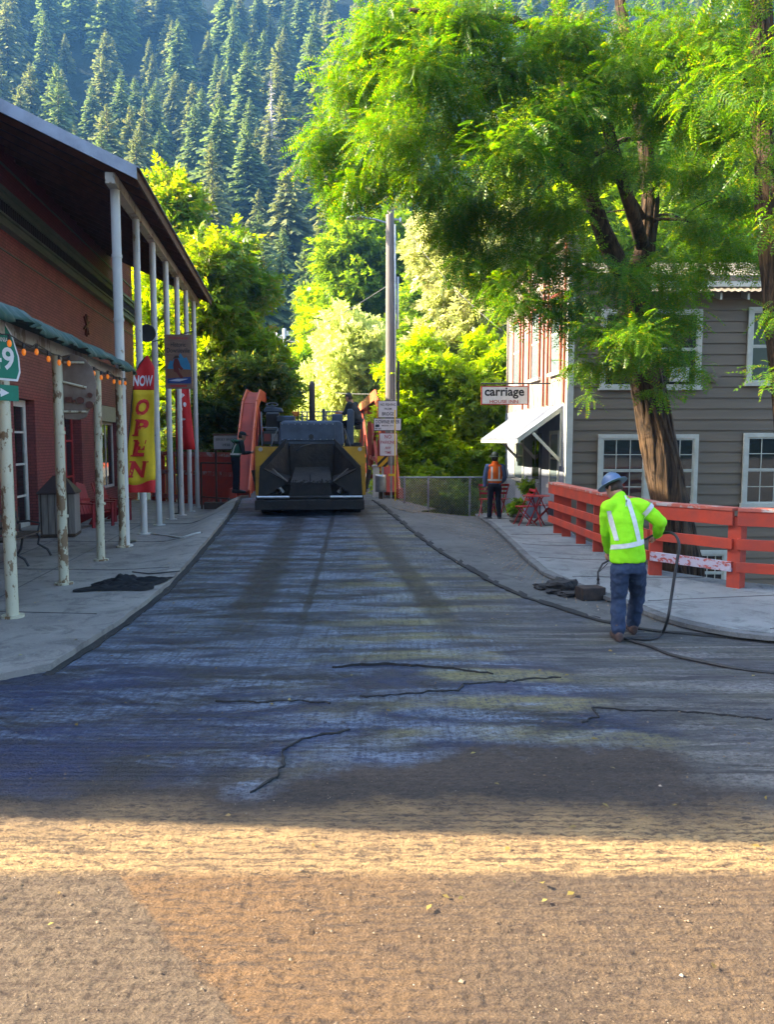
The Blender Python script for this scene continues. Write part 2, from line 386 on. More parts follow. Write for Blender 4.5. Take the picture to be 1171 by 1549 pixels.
# tar lip along the left edge and right edge of the milled lane
def ribbon(mb, pts, w, off, jag=0.0, up=.0):
    rows = []
    for i, p in enumerate(pts):
        a = Vector(pts[max(i - 1, 0)]).to_2d(); b = Vector(pts[min(i + 1, len(pts) - 1)]).to_2d(); d = (b - a).normalized(); nrm = Vector((-d.y, d.x))
        ww = w[i] if isinstance(w, list) else w
        r_ = []
        for s_ in (-1, -.4, .4, 1):
            q = Vector(p).to_2d() + nrm * (ww / 2 * s_ + jag * (1.5 * mnoise.noise(Vector((p[0] * 3, p[1] * 3, s_))) + mnoise.noise(Vector((p[0] * 11, p[1] * 11, s_ * 2)))))
            r_.append((q.x, q.y, h(q.x, q.y) + off + (up * (1 if abs(s_) < .5 else 0))))
        rows.append(r_)
    mb.sheet(rows, .05)
def dens(pts, st):
    out = []
    for a, b in zip(pts, pts[1:]):
        a, b = Vector(a), Vector(b); n = max(1, int((b - a).length / st))
        out += [a.lerp(b, i / n) for i in range(n)]
    return out + [Vector(pts[-1])]
tl = MB(); ribbon(tl, dens([(pl(KL, y) + .03, y) for y in fr(7.1, 24, .5)], .07), .12, .014, .022, .0)
tl.build('left_asphalt_lip', MAT['tar'], kind='structure')
RE = [hit(p[0], p[1]) for p in ((566, 757), (590, 775), (625, 803), (660, 830), (700, 854), (745, 880), (800, 905), (850, 921), (905, 938), (955, 950), (1010, 957), (1090, 963), (1171, 970), (1400, 985))]
RE = [(p.x, p.y) for p in RE]
tr = MB(); ribbon(tr, dens(RE, .07), .13, .020, .022, .0)
tr.build('right_asphalt_lip', MAT['tar'], kind='structure')
# right apron (old asphalt between milled lane and kerb) and right sidewalk
def pxy(*L): return [(lambda q: (q.x, q.y))(hit(a, b, .05)) for a, b in L]
KB = pxy((625, 775), (680, 776), (725, 779), (750, 795), (775, 818), (800, 842), (830, 866), (870, 884), (915, 900), (965, 917), (1010, 935), (1060, 948), (1115, 958), (1171, 964), (1400, 980))
def resamp(P, n):
    P = [Vector(p) for p in P]; L = [0]
    for a, b in zip(P, P[1:]): L.append(L[-1] + (b - a).length)
    out = []
    for k in range(n):
        t = L[-1] * k / (n - 1); i = 0
        while i < len(P) - 2 and L[i + 1] < t: i += 1
        out.append(P[i].lerp(P[i + 1], (t - L[i]) / max(1e-6, L[i + 1] - L[i])))
    return out
a1 = MB(); A1, A2 = resamp([(-.35, 24.3)] + RE, 90), resamp([(1.5, 24.0)] + KB, 90)
a1.sheet([[(lerp(p.x, q.x, t), lerp(p.y, q.y, t), h(lerp(p.x, q.x, t), lerp(p.y, q.y, t)) + .02 + .012 * mnoise.noise(Vector((p.x * 2, p.y * 2, t)))) for t in (0, .1, .3, .5, .7, .9, 1)] for p, q in zip(A1, A2)])
a1.build('right_apron', MAT['apron'], kind='structure', smooth=True)
FB = [(6.9, 23.2), (3.6, 22.8), (4.3, 19.0), (4.1, 17.2), (4.15, 16.2), (4.2, 15.0), (4.38, 12.5), (5.15, 11.5), (6.4, 10.7), (9.6, 9.1), (20, 4.2)]
kb = resamp(KB[2:], 80)
fb = resamp([(3.9, 22.9), (4.25, 20.5), (4.3, 19.0), (4.12, 17.2), (4.15, 16.2), (4.2, 15.0), (4.38, 12.5), (5.15, 11.5), (6.4, 10.7), (9.6, 9.1)], 80)
w2 = MB(); w2.sheet([[(lerp(p.x, q.x, t), lerp(p.y, q.y, t), h(lerp(p.x, q.x, t), lerp(p.y, q.y, t)) + .095 + .004 * mnoise.noise(Vector((p.x * 3, p.y * 3, t)))) for t in (0, .04, .12, .3, .5, .75, 1)] for p, q in zip(kb, fb)], .35)
w2.build('right_pavement', MAT['walk_r'], kind='structure', smooth='auto')
kf = MB(); ribbon(kf, [(p.x - .06, p.y - .05) for p in kb], .13, .088, .012, .006); kf.build('right_kerb', MAT['kerb'], kind='structure')
# scored joints of the sidewalks
jt = MB()
for a, b in (((-3.5, 9.4), (-8, 9.9)), ((-3.5, 12.6), (-8, 12.9)), ((-3.8, 16.2), (-8.3, 16.4)), ((-4.2, 20), (-8.6, 20.2)), ((-4.9, 8.0), (-6.2, 20)), ((-6.0, 8), (-7.6, 22))):
    ribbon(jt, dens([a, b], .25), .014, .082)
for a, b in zip(kb[8::9], fb[8::9]):
    ribbon(jt, dens([(lerp(a.x, b.x, .06), lerp(a.y, b.y, .06)), (lerp(a.x, b.x, .97), lerp(a.y, b.y, .97))], .2), .012, .102)
jt.build('pavement_joints', MAT['joint'], kind='structure')
# cracks and ragged patch edges in the milled surface
ck = MB()
def crack(P, w):
    pts = [hit(a, b) for a, b in P]; pts = dens([(p.x, p.y) for p in pts], .05)
    pts = [(p.x + random.uniform(-.015, .015), p.y + random.uniform(-.022, .022)) for p in pts]
    ribbon(ck, pts, [w * .42 * random.uniform(.05, 1.5) for _ in pts], .026)
crack([(378, 1204), (400, 1190), (418, 1180), (428, 1160), (430, 1138), (455, 1122), (490, 1115), (530, 1108)], .035)
crack([(325, 1063), (380, 1066), (440, 1063), (500, 1067)], .03)
crack([(545, 1057), (600, 1055), (650, 1049), (695, 1048), (700, 1038), (760, 1035), (800, 1030), (850, 1028)], .04)
crack([(500, 1012), (540, 1007), (590, 1006), (640, 1010), (700, 1015), (745, 1022)], .035)
crack([(880, 1097), (905, 1088), (895, 1074), (960, 1078), (1040, 1080), (1100, 1086), (1171, 1092)], .03)
ck.build('road_cracks', MAT['tar'], kind='structure')
# loose grit and pebbles on the milled surface
N = 9000
gx_ = rng.uniform(-4.2, 4.5, N); gy_ = 2.3 + 7.5 * rng.random(N) ** 1.6
sz = rng.uniform(.002, .005, N) * np.where(rng.random(N) > .97, 2.4, 1)
T = np.array([[1, 0, 0], [0, 1, 0], [-1, 0, 0], [0, -1, 0], [0, 0, .9], [0, 0, -.4]], float)
TF = np.array([[0, 1, 4], [1, 2, 4], [2, 3, 4], [3, 0, 4]])
V = T[None] * sz[:, None, None] * rng.uniform(.6, 1.3, (N, 1, 3))
an = rng.uniform(0, 6.28, N); c_, s_ = np.cos(an), np.sin(an)
V = np.stack([V[..., 0] * c_[:, None] - V[..., 1] * s_[:, None], V[..., 0] * s_[:, None] + V[..., 1] * c_[:, None], V[..., 2]], -1)
hz = np.array([h(a, b) + micro(a, b) for a, b in zip(gx_, gy_)])
V += np.stack([gx_, gy_, hz + .020], -1)[:, None]
MAT['grit'] = leafmat('grit', (.22, .15, .09), (.30, .22, .14), (.42, .36, .28), 0.0, 2, .9)
tag(np_obj('gravel', V.reshape(-1, 3), (TF[None] + 6 * np.arange(N)[:, None, None]).reshape(-1, 3), MAT['grit']), 'loose grit scattered over the milled road surface', 'gravel', kind='stuff')
N = 2600                                           # gravel swept against the right kerb
ii = rng.integers(0, 89, N); tt = rng.random(N) ** 1.5
px_ = np.array([lerp(A2[i].x, A1[i].x, t * .7) for i, t in zip(ii, tt)]); py_ = np.array([lerp(A2[i].y, A1[i].y, t * .7) for i, t in zip(ii, tt)])
sz = rng.uniform(.006, .016, N); V = T[None] * sz[:, None, None] * rng.uniform(.6, 1.3, (N, 1, 3))
V += np.stack([px_, py_, np.array([h(a, b) for a, b in zip(px_, py_)]) + .026], -1)[:, None]
tag(np_obj('gravel', V.reshape(-1, 3), (TF[None] + 6 * np.arange(N)[:, None, None]).reshape(-1, 3), MAT['grit']), 'grey gravel swept along the foot of the right kerb', 'gravel', kind='stuff')
# ---------------------------------------------------------------- lettering
FACE = Matrix(((1, 0, 0, 0), (0, 0, -1, 0), (0, 1, 0, 0), (0, 0, 0, 1)))     # text plane turned to face -Y
def text(name, s_, mat, parent, M, w=None, hgt=None, bold=0.0, shear=0.0, serif=False, bend=None, sp=1.0):
    cu = bpy.data.curves.new('t', 'FONT'); cu.body = s_; cu.align_x = 'CENTER'; cu.align_y = 'CENTER'
    cu.offset = bold; cu.space_character = sp; cu.resolution_u = 3
    o = bpy.data.objects.new('t', cu); COL.objects.link(o)
    bpy.context.view_layer.update()
    me = bpy.data.meshes.new_from_object(o.evaluated_get(bpy.context.evaluated_depsgraph_get()))
    bpy.data.objects.remove(o); bpy.data.curves.remove(cu)
    n = len(me.vertices); co_ = np.zeros(n * 3); me.vertices.foreach_get('co', co_); co_ = co_.reshape(-1, 3)
    F = [list(p.vertices) for p in me.polygons]
    mn, mx = co_.min(0), co_.max(0); c = (mn + mx) / 2
    if serif:
        H_ = mx[1] - mn[1]; bars = []
        x0, x1 = mn[0], mx[0]; st = (x1 - x0) * .28; hs = H_ * .09
        if serif == 'P': bars = [(x0 - .07, x0 + st + .07, mn[1]), (x0 - .07, x0 + st, mx[1] - hs)]
        if serif == 'E': bars = [(x0 - .07, x0 + st, mn[1]), (x0 - .07, x0 + st, mx[1] - hs)]
        if serif == 'N': bars = [(x0 - .09, x0 + .22, mn[1]), (x0 - .09, x0 + .12, mx[1] - hs), (x1 - .22, x1 + .09, mx[1] - hs)]
        V = [tuple(v) for v in co_]
        for a, b, y in bars:
            k = len(V); V += [(a, y, .001), (b, y, .001), (b, y + hs, .001), (a, y + hs, .001)]; F.append([k, k + 1, k + 2, k + 3])
        co_ = np.array(V)
    sx = w / (mx[0] - mn[0]) if w else None; sy = hgt / (mx[1] - mn[1]) if hgt else None
    sx = sx or sy; sy = sy or sx
    V = []
    for x, y, z in co_:
        x = (x - c[0]) * sx; y = (y - c[1]) * sy; p = Vector((x + shear * y, y, 0)); p = M @ p
        V.append(bend(p) if bend else p)
    bpy.data.meshes.remove(me)
    m = MB(); m.add(V, F); return m.build(name, mat, parent)
def TM(x, y, z, rz=0): return Matrix.Translation((x, y, z)) @ Matrix.Rotation(rz, 4, 'Z') @ FACE
def flat(name, c, rough=.5, spec=.4):
    if name not in MAT: MAT[name] = simple(name, c, tuple(x * .85 for x in c), 9, rough, .05, 80, spec=spec)
    return MAT[name]
flat('ink', (.015, .015, .015)); flat('sign_white', (.70, .68, .66)); flat('sign_red', (.45, .03, .03)); flat('sign_green', (.0, .17, .10))
# ---------------------------------------------------------------- left brick building
AL = math.atan(.12)
def SL_(Y, xl=0.0): return (Y - math.sin(AL) * xl) / math.cos(AL)
def wall_open(mb, s0, s1, z0, z1, ops, x0=-.35, x1=0.0, axis=0):
    ss = sorted({s0, s1} | {v for o in ops for v in o[:2]}); zz = sorted({z0, z1} | {v for o in ops for v in o[2:4]})
    inside = lambda a, b: any(o[0] <= a < o[1] and o[2] <= b < o[3] for o in ops)
    def q(*P): mb.add([(p[0], p[1], p[2]) if axis == 0 else (p[1], p[0], p[2]) for p in P], [(0, 1, 2, 3)])
    for i in range(len(ss) - 1):
        for j in range(len(zz) - 1):
            a, b, c, d = ss[i], ss[i + 1], zz[j], zz[j + 1]
            if inside((a + b) / 2, (c + d) / 2): continue
            q((x1, a, c), (x1, b, c), (x1, b, d), (x1, a, d)); q((x0, a, c), (x0, a, d), (x0, b, d), (x0, b, c))
    for o in ops:
        a, b, c, d = o[:4]
        q((x0, a, c), (x1, a, c), (x1, a, d), (x0, a, d)); q((x0, b, c), (x0, b, d), (x1, b, d), (x1, b, c))
        q((x0, a, d), (x1, a, d), (x1, b, d), (x0, b, d)); q((x0, a, c), (x0, b, c), (x1, b, c), (x1, a, c))
    q((x0, s0, z0), (x1, s0, z0), (x1, s0, z1), (x0, s0, z1)); q((x0, s1, z0), (x0, s1, z1), (x1, s1, z1), (x1, s1, z0))
    q((x0, s0, z1), (x1, s0, z1), (x1, s1, z1), (x0, s1, z1))
def brick_mat():
    t = NT('painted_brick'); P = t.n('SeparateXYZ', {0: t.tc.outputs['Object']})
    v = t.n('CombineXYZ', {0: t.math('ADD', P.outputs[1], P.outputs[0]), 1: P.outputs[2], 2: 0.0}).outputs[0]
    b = t.n('TexBrick', {'Vector': v, 'Color1': (1, 1, 1, 1), 'Color2': (.80, .80, .80, 1), 'Mortar': (.42, .42, .42, 1), 'Scale': 1.0, 'Mortar Size': .009, 'Brick Width': .22, 'Row Height': .075, 'Mortar Smooth': .3})
    z = t.math('ADD', P.outputs[2], t.math('MULTIPLY', t.noise(2, 4), .3))
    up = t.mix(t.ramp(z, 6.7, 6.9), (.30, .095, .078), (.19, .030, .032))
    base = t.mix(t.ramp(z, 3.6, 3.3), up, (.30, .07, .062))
    base = t.mix(t.ramp(t.noise(1.1, 7, .7), .40, .68), base, t.mix(.5, base, (.12, .05, .045)))
    base = t.mix(t.ramp(t.noise(5, 7, .75), .60, .70), base, (.35, .20, .17))
    base = t.mix(t.ramp(t.noise(1.3, 5, .7, t.vec((1, 6, .35))), .58, .75), base, (.16, .055, .04))
    bc = t.n('Mix', {}, data_type='RGBA', blend_type='MULTIPLY'); t.put(bc.inputs[0], .85); t.L(base, bc.inputs[6]); t.L(b.outputs[0], bc.inputs[7])
    hh = t.math('ADD', t.math('MULTIPLY', b.outputs[1], -1.0), t.math('MULTIPLY', t.noise(50, 4), .3))
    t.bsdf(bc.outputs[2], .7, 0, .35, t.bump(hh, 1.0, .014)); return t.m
MAT['brick'] = brick_mat()
MAT['cornice'] = simple('cornice_green', (.055, .085, .06), (.11, .12, .09), 3, .6, .3, 30, stretch=(1, .4, 3))
MAT['soffit'] = simple('soffit_boards', (.028, .024, .03), (.018, .016, .022), 3, .8, .4, 25, stretch=(1, 8, 1))
MAT['roof_metal'] = simple('roof_metal', (.36, .40, .46), (.26, .29, .34), 3, .42, .1, metal=.5)
MAT['old_beam'] = chipped('old_beam', (.46, .43, .36), (.22, .17, .12), .45, 6)
MAT['brown_fascia'] = simple('brown_fascia', (.14, .06, .035), (.07, .035, .02), 4, .7, .3)
B = empty('brick_building', (-6.33, 0, 0), AL, 'red brick building with tall verandah and green awning, left of the street', 'building')
ops = [(SL_(18.2), SL_(19.7), 0, 3.1), (SL_(21.9), SL_(24.0), 0, 3.2), (SL_(25.6), SL_(28.9), .45, 3.3), (SL_(13.8), SL_(16.0), .6, 3.1)]
m = MB(); wall_open(m, 4.82, SL_(32.4), -.6, 9.05, ops)
m.prism([(-.352, 4.8, -.6), (-8, 7.0, -.6), (-8, 7.3, -.6), (-.352, 5.15, -.6)], (0, 0, 9.6)); m.box(-8, -.352, SL_(32.4) - .35, SL_(32.4), -.6, 9.0); m.box(-8, -7.7, 7.4, SL_(32.4) - .35, -.6, 9.0)  # near end is out of view, skewed to set the shadow edge on the road
m.build('wall', MAT['brick'], B)
m = MB(); m.prism([(.2, 4.72, 9.06), (-8.2, 7.1, 9.06), (-8.2, SL_(32.5), 9.06), (.2, SL_(32.5), 9.06)], (0, 0, .12)); m.build('roof', MAT['roof_metal'], B)
# cornice with slatted grille
m = MB(); s0, s1 = 5.0, SL_(32.4)
for x1, a, b in ((.26, 7.40, 7.50), (.20, 7.27, 7.396), (.07, 7.02, 7.27), (.16, 6.97, 7.02), (.10, 6.82, 6.966), (.18, 6.73, 6.816)): m.box(.003, x1, s0, s1, a, b)
m.box(.0031, .035, s0, s1, 8.15, 8.19); m.box(.0031, .03, s0, s1, 6.28, 6.31)
m.build('cornice', MAT['cornice'], B)
m = MB(); s = 11.0
while s < s1 - .2: m.box(.072, .15, s, s + .07, 7.025, 7.265); s += .14
m.build('grille', MAT['soffit'], B)
m = MB()                                           # wall anchor star
for a in (R(25), R(65), R(90), R(135)):
    d = Vector((0, math.cos(a), math.sin(a))) * .34; c = Vector((.03, SL_(24.9), 5.65)); m.beam(c - d, c + d, .06, .04)
m.build('wall_anchor', flat('dark_red', (.10, .02, .02)), B)
# door, shopfronts
def sash(name, s0, s1, z0, z1, xd, mat, nx=1, nz=1, w=.07, gl='glass', par=B):
    f = MB()
    for a, b in ((s0, s0 + w), (s1 - w, s1)): f.box(xd, xd + .06, a, b, z0, z1)
    for c, d in ((z0, z0 + w), (z1 - w, z1)): f.box(xd, xd + .06, s0 + w, s1 - w, c, d)
    for i in range(1, nx): c = lerp(s0, s1, i / nx); f.box(xd + .01, xd + .05, c - .025, c + .025, z0 + w, z1 - w)
    for i in range(1, nz): c = lerp(z0, z1, i / nz); f.box(xd + .012, xd + .048, s0 + w, s1 - w, c - .025, c + .025)
    o = f.build(name, mat, par); g_ = MB(); g_.box(xd + .02, xd + .028, s0 + w, s1 - w, z0 + w, z1 - w); g_.build('pane', MAT[gl], o); return o
sash('door', SL_(18.25), SL_(19.65), 0, 3.08, -.26, MAT['white_paint'], 1, 4, .16)
sash('window', SL_(13.85), SL_(15.95), .62, 3.08, -.24, MAT['white_paint'], 2, 2, .1)
sash('door', SL_(21.95), SL_(22.9), 0, 2.5, -.22, flat('door_red', (.42, .035, .03)), 1, 1, .17)
sash('shop_window', SL_(22.95), SL_(23.95), 0, 3.15, -.3, flat('door_red', (.42, .035, .03)), 1, 3, .1)
sash('shop_window', SL_(25.65), SL_(28.85), .47, 2.75, -.2, MAT['white_paint'], 3, 1, .09)
m = MB(); m.box(-.15, .05, SL_(25.65), SL_(28.85), 2.76, 3.28); m.build('sign_board', flat('beige', (.35, .30, .22)), B)
# verandah
def vz(x): return 7.02 + .46 * (3.45 - x)
ya, yb = SL_(15.1, 3), SL_(28.9, 3)
m = MB(); m.prism([(.0, ya, vz(0)), (3.45, ya, vz(3.45)), (3.45, ya, vz(3.45) + .07), (.0, ya, vz(0) + .07)], (0, yb - ya, 0)); m.build('porch_roof', MAT['soffit'], B)
m = MB(); m.prism([(-.1, ya - .05, vz(-.1) - .09), (3.5, ya - .05, vz(3.5) - .09), (3.5, ya - .05, vz(3.5) + .13), (-.1, ya - .05, vz(-.1) + .13)], (0, .045, 0))
m.prism([(-.1, ya - .05, vz(-.1) + .131), (3.55, ya - .05, vz(3.55) + .131), (3.55, ya - .05, vz(3.55) + .15), (-.1, ya - .05, vz(-.1) + .15)], (0, yb - ya + .1, 0)); m.build('roof_edge', MAT['roof_metal'], B)
m = MB(); m.box(3.455, 3.49, ya, yb, vz(3.45) - .10, vz(3.45) + .10)
s = ya + .4
while s < yb: m.prism([(.05, s, vz(.05) - .005), (3.44, s, vz(3.44) - .005), (3.44, s, vz(3.44) - .13), (.05, s, vz(.05) - .13)], (0, .06, 0)); s += .75
m.build('rafters', MAT['brown_fascia'], B)
m = MB(); m.box(2.90, 3.08, ya + .1, yb - .1, 6.86, 7.06); m.build('porch_beam', MAT['old_beam'], B)
for k in range(7):
    Y = 15.6 + 2.02 * k; s = SL_(Y, 2.99); m = MB(); wx = -3.32 - .12 * Y; zb = h(wx, Y) + .075; r = .075 if k else .09
    m.tube([(2.99, s, zb), (2.99, s, 6.86)], r, 14); m.tube([(2.99, s, zb), (2.99, s, zb + .025)], .15, 14)
    for z_ in ((3.1, 4.4, 5.6) if k == 0 else (3.0,)): m.tube([(2.99, s, z_), (2.99, s, z_ + .06)], r + .012, 14)
    m.build('porch_post', MAT['post_clean'], B, smooth='auto')
# lower awning on painted pipe posts
a0, a1_ = SL_(6.6, 3), SL_(15.45, 3)
awm = simple('awning_green', (.018, .055, .042), (.09, .12, .10), 2.5, .6, .3, 12, stretch=(1, 3, 1), lo=.5, hi=.7)
m = MB(); rows = []; n = 130
for i in range(n + 1):
    s = lerp(a0, a1_, i / n); r_ = .02 * math.sin(s * 2 * math.pi / .23)
    dr = .09 * mnoise.noise(Vector((s * 1.3, 0, 0))) + .04 * mnoise.noise(Vector((s * 7, 0, 3)))
    rows.append([(.05, s, 4.35 + r_), (1.6, s, 3.97 + r_), (3.12, s, 3.60 + r_ + dr * .3), (3.22, s, 3.56 + r_ + dr * .5), (3.30 + r_ * 1.5, s, 3.46 + dr), (3.33 + r_ * 2 + dr, s, 3.40 + dr + .02 * math.sin(s * 9))])
m.sheet(rows); o = m.build('awning', awm, B, smooth=True); sd = o.modifiers.new('solid', 'SOLIDIFY'); sd.thickness = .012
m = MB(); m.box(2.93, 3.05, a0, a1_ + .1, 3.30, 3.46); m.box(.003, .1, a0, a1_, 4.15, 4.33)
s = a0 + .3
while s < a1_: m.prism([(.1, s, 4.22), (2.93, s, 3.50), (2.93, s, 3.38), (.1, s, 4.10)], (0, .05, 0)); s += 1.0
m.build('awning_frame', MAT['old_beam'], B)
for Y in (7.1, 9.23, 11.4, 13.7, 15.42):
    s = SL_(Y, 2.99); m = MB(); zb = h(-3.32 - .12 * Y, Y) + .075
    lean = random.uniform(-.04, .04)
    m.tube([(2.99 + lean, s, zb), (2.99, s, 3.30)], .07, 14); m.tube([(2.99 + lean, s, zb), (2.99 + lean, s, zb + .03)], .13, 14)
    for z_ in (1.0, 2.2): m.tube([(2.99, s, z_), (2.99, s, z_ + .04)], .08, 14)
    m.build('awning_post', MAT['post_paint'], B, smooth='auto')
# ---------------------------------------------------------------- string of bulbs
L = empty('string_lights', B.location, AL, 'string of small amber bulbs hanging along the lower edge of the green awning', 'string lights')
cable = MB(); P = []; bm_ = t = None
t = NT('amber_bulb'); t.n('Emission'); b = t.bsdf((.7, .22, .02), .3); t.put(b.inputs['Emission Color'], (1, .22, .015, 1)); b.inputs['Emission Strength'].default_value = .07; MAT['bulb'] = t.m
s = a0
while s < a1_ + .05:
    z_ = 3.27 - .03 * math.sin(s * 5); P.append((3.16, s, z_)); P.append((3.16, s + .24, z_ - .02))
    bb = MB(); bb.ball((3.16, s, z_ - .10), (.026, .026, .042), 10, 7); bl = bb.build('bulb', MAT['bulb'], L, smooth=True)
    bb = MB(); bb.tube([(3.16, s, z_), (3.16, s, z_ - .06)], .018, 8); bb.build('socket', MAT['black'], bl); s += .48
cable.tube(P, .007, 5); cable.build('cable', MAT['black'], L)
# ---------------------------------------------------------------- route sign on the nearest post
p = at(11, 525, 9.12); p.x = -4.50
r0 = empty('route_sign', (p.x, p.y, 2.2), R(68), 'green spade shaped 49 highway sign on the nearest awning post', 'road sign')
def spade(w, h_, z): return [(0, z + h_ * .5), (w * .16, z + h_ * .42), (w * .34, z + h_ * .22), (w * .48, z - h_ * .12), (w * .5, z - h_ * .36), (w * .43, z - h_ * .5), (-w * .43, z - h_ * .5), (-w * .5, z - h_ * .36), (-w * .48, z - h_ * .12), (-w * .34, z + h_ * .22), (-w * .16, z + h_ * .42)]
zc = p.z - 2.2
for nm, w, hh, y, mt in (('border', .64, .74, -.10, MAT['sign_white']), ('plate', .59, .69, -.103, MAT['sign_green'])):
    m = MB(); m.prism([(x, y, z) for x, z in spade(w, hh, zc)], (0, .003, 0)); m.build(nm, mt, r0)
text('numerals', '49', MAT['sign_white'], r0, TM(.05, -.105, zc - .12), .36, .26, .02)
text('lettering', 'CALIFORNIA', MAT['sign_white'], r0, TM(0, -.105, zc + .09), .30, .05, .01)
m = MB(); m.box(-.28, .28, -.10, -.097, zc - .60, zc - .42); m.build('arrow_plate', MAT['sign_green'], r0)
m = MB(); m.prism([(-.2, -.1035, zc - .525), (.02, -.1035, zc - .525), (.02, -.1035, zc - .56), (.14, -.1035, zc - .51), (.02, -.1035, zc - .46), (.02, -.1035, zc - .495), (-.2, -.1035, zc - .495)], (0, .0015, 0)); m.build('arrow', MAT['sign_white'], r0)
m = MB(); m.beam((-.1, -.095, zc), (-.1, .1, zc), .03, .03); m.beam((.1, -.095, zc - .3), (.1, .1, zc - .3), .03, .03); m.build('bracket', MAT['steel'], r0)
# ---------------------------------------------------------------- brown board bracketed from the second post
q = at(84, 585, 11.4)
r0 = empty('hanging_board', (q.x, q.y, 2.3), R(8), 'weathered brown board with round dials bracketed to the side of an awning post', 'sign board')
u = 11.4 / FPX
def lx(px): return (px - 84) * u
def lz(py): return (585 - py) * u + q.z - 2.3
MAT['brown_board'] = simple('brown_board', (.22, .17, .13), (.12, .085, .06), 3, .75, .3)
m = MB(); pts = [(92, 540), (108, 536), (125, 542), (137, 556), (142, 580), (140, 605), (131, 618), (126, 630), (116, 634), (96, 633), (91, 622)]
m.prism([(lx(a), .0, lz(b)) for a, b in pts], (0, .04, 0)); m.build('board', MAT['brown_board'], r0, bevel=.006)
m = MB()
for a, b, c, d in ((80, 549, 126, 549), (80, 574, 128, 586), (80, 622, 128, 622)): m.tube([(lx(a), -.02, lz(b)), (lx(c), -.02, lz(d))], .016, 8)
m.build('bracket', MAT['post_paint'], r0)
m = MB()
for a, b, r in ((133, 597, .035), (132, 612, .055), (119, 605, .05), (110, 606, .02)):
    m.tube([(lx(a), -.03, lz(b)), (lx(a), .0, lz(b))], r, 16)
m.box(lx(97), lx(107), -.02, 0, lz(608), lz(600)); m.build('dial', flat('dull_red', (.10, .035, .025)), r0, smooth='auto')
# ---------------------------------------------------------------- litter bin with slats and peaked lid
c = hit(91, 806, .075); c = at(91, 800, 17.3)
zb = h(-7.6, 17.3) + .075
r0 = empty('litter_bin', (c.x, 17.3, zb), R(12), 'slatted wooden litter bin with a dark peaked lid against the brick wall', 'litter bin')
m = MB()
for k in range(4):
    T_ = Matrix.Rotation(R(90 * k), 4, 'Z')
    for j in range(5): x = -.30 + j * .135; m.box(x, x + .118, -.36, -.335, .08, .95, T_)
m.build('slats', MAT['grey_wood'], r0)
m = MB(); m.box(-.33, .33, -.33, .33, .04, .93); m.box(-.37, .37, -.37, .37, .02, .075); m.build('body', MAT['dark_wood'], r0)
m = MB(); m.add([(-.40, -.40, .96), (.40, -.40, .96), (.40, .40, .96), (-.40, .40, .96), (-.12, 0, 1.32), (.12, 0, 1.32)], [(0, 3, 2, 1), (0, 1, 5, 4), (1, 2, 5), (2, 3, 4, 5), (3, 0, 4)]); m.box(-.39, .39, -.39, .39, .935, .957); m.build('lid', flat('lid_brown', (.06, .04, .035)), r0)
# ---------------------------------------------------------------- bench
r0 = empty('street_bench', (-6.55, 13.6, h(-6.5, 13.6) + .075), R(90 + 6.8), 'black iron and timber bench standing by the wall behind the first posts', 'bench')
for x in (-.62, .62):
    m = MB(); m.tube([(x, -.52, 0), (x, -.46, .12), (x, -.30, .22), (x, -.33, .36), (x, -.28, .42)], .022, 8)
    m.tube([(x, .08, 0), (x, .0, .14), (x, -.03, .30), (x, -.02, .42), (x, .10, .82)], .022, 8); m.tube([(x, -.30, .42), (x, -.02, .42)], .02, 8)
    m.tube([(x, -.30, .42), (x, -.34, .60), (x, -.15, .64), (x, .03, .62)], .018, 8); m.build('side_frame', MAT['black'], r0, smooth='auto')
m = MB()
for k in range(4): m.box(-.72, .72, -.33 + k * .085, -.33 + k * .085 + .07, .43, .455)
m.build('seat', MAT['dark_wood'], r0)
m = MB()
for k in range(3): m.box(-.72, .72, .015 + k * .028, .04 + k * .028, .50 + k * .11, .59 + k * .11)
m.build('backrest', MAT['dark_wood'], r0)
# ---------------------------------------------------------------- red slat armchairs
MAT['chair_red'] = simple('chair_red', (.30, .02, .022), (.19, .015, .018), 4, .5, .1)
def armchair(loc, rz, label):
    r0 = empty('armchair', loc, rz, label, 'armchair', 'red slatted armchairs outside the brick building'); mt = MAT['chair_red']
    m = MB()
    for k in range(5): m.prism([(-.26 + .105 * k, .18, .26), (-.17 + .105 * k, .18, .26), (-.165 + .105 * k, .44, 1.08 - .03 * abs(k - 2)), (-.265 + .105 * k, .44, 1.08 - .03 * abs(k - 2))], (0, .022, 0))
    m.box(-.27, .27, .30, .335, .60, .68); m.build('backrest', mt, r0)
    m = MB()
    for k in range(5): m.box(-.27, .27, -.30 + k * .105, -.21 + k * .105, .355 - k * .028, .378 - k * .028)
    m.build('seat', mt, r0)
    for x in (-.34, .34):
        m = MB(); m.box(x - .075, x + .075, -.38, .34, .575, .60); m.build('armrest', mt, r0)
        m = MB(); m.box(x - .045, x + .045, -.33, -.30, 0, .574); m.build('leg', mt, r0)
        m = MB(); m.prism([(x - .012, .42, 0), (x - .012, .34, 0), (x - .012, -.30, .27), (x - .012, -.30, .37), (x - .012, .2, .30)], (.024, 0, 0)); m.beam((x, .27, .1), (x, .27, .574), .05, .03); m.build('leg', mt, r0)
    return r0
armchair((at(140, 790, 19.3).x, 19.3, h(-6.9, 19.3) + .075), R(70), 'red slatted armchair directly beside the litter bin')
armchair((at(170, 780, 21.2).x, 21.2, h(-7.2, 21.2) + .075), R(75), 'red slatted armchair farther from the litter bin, under the shop window')
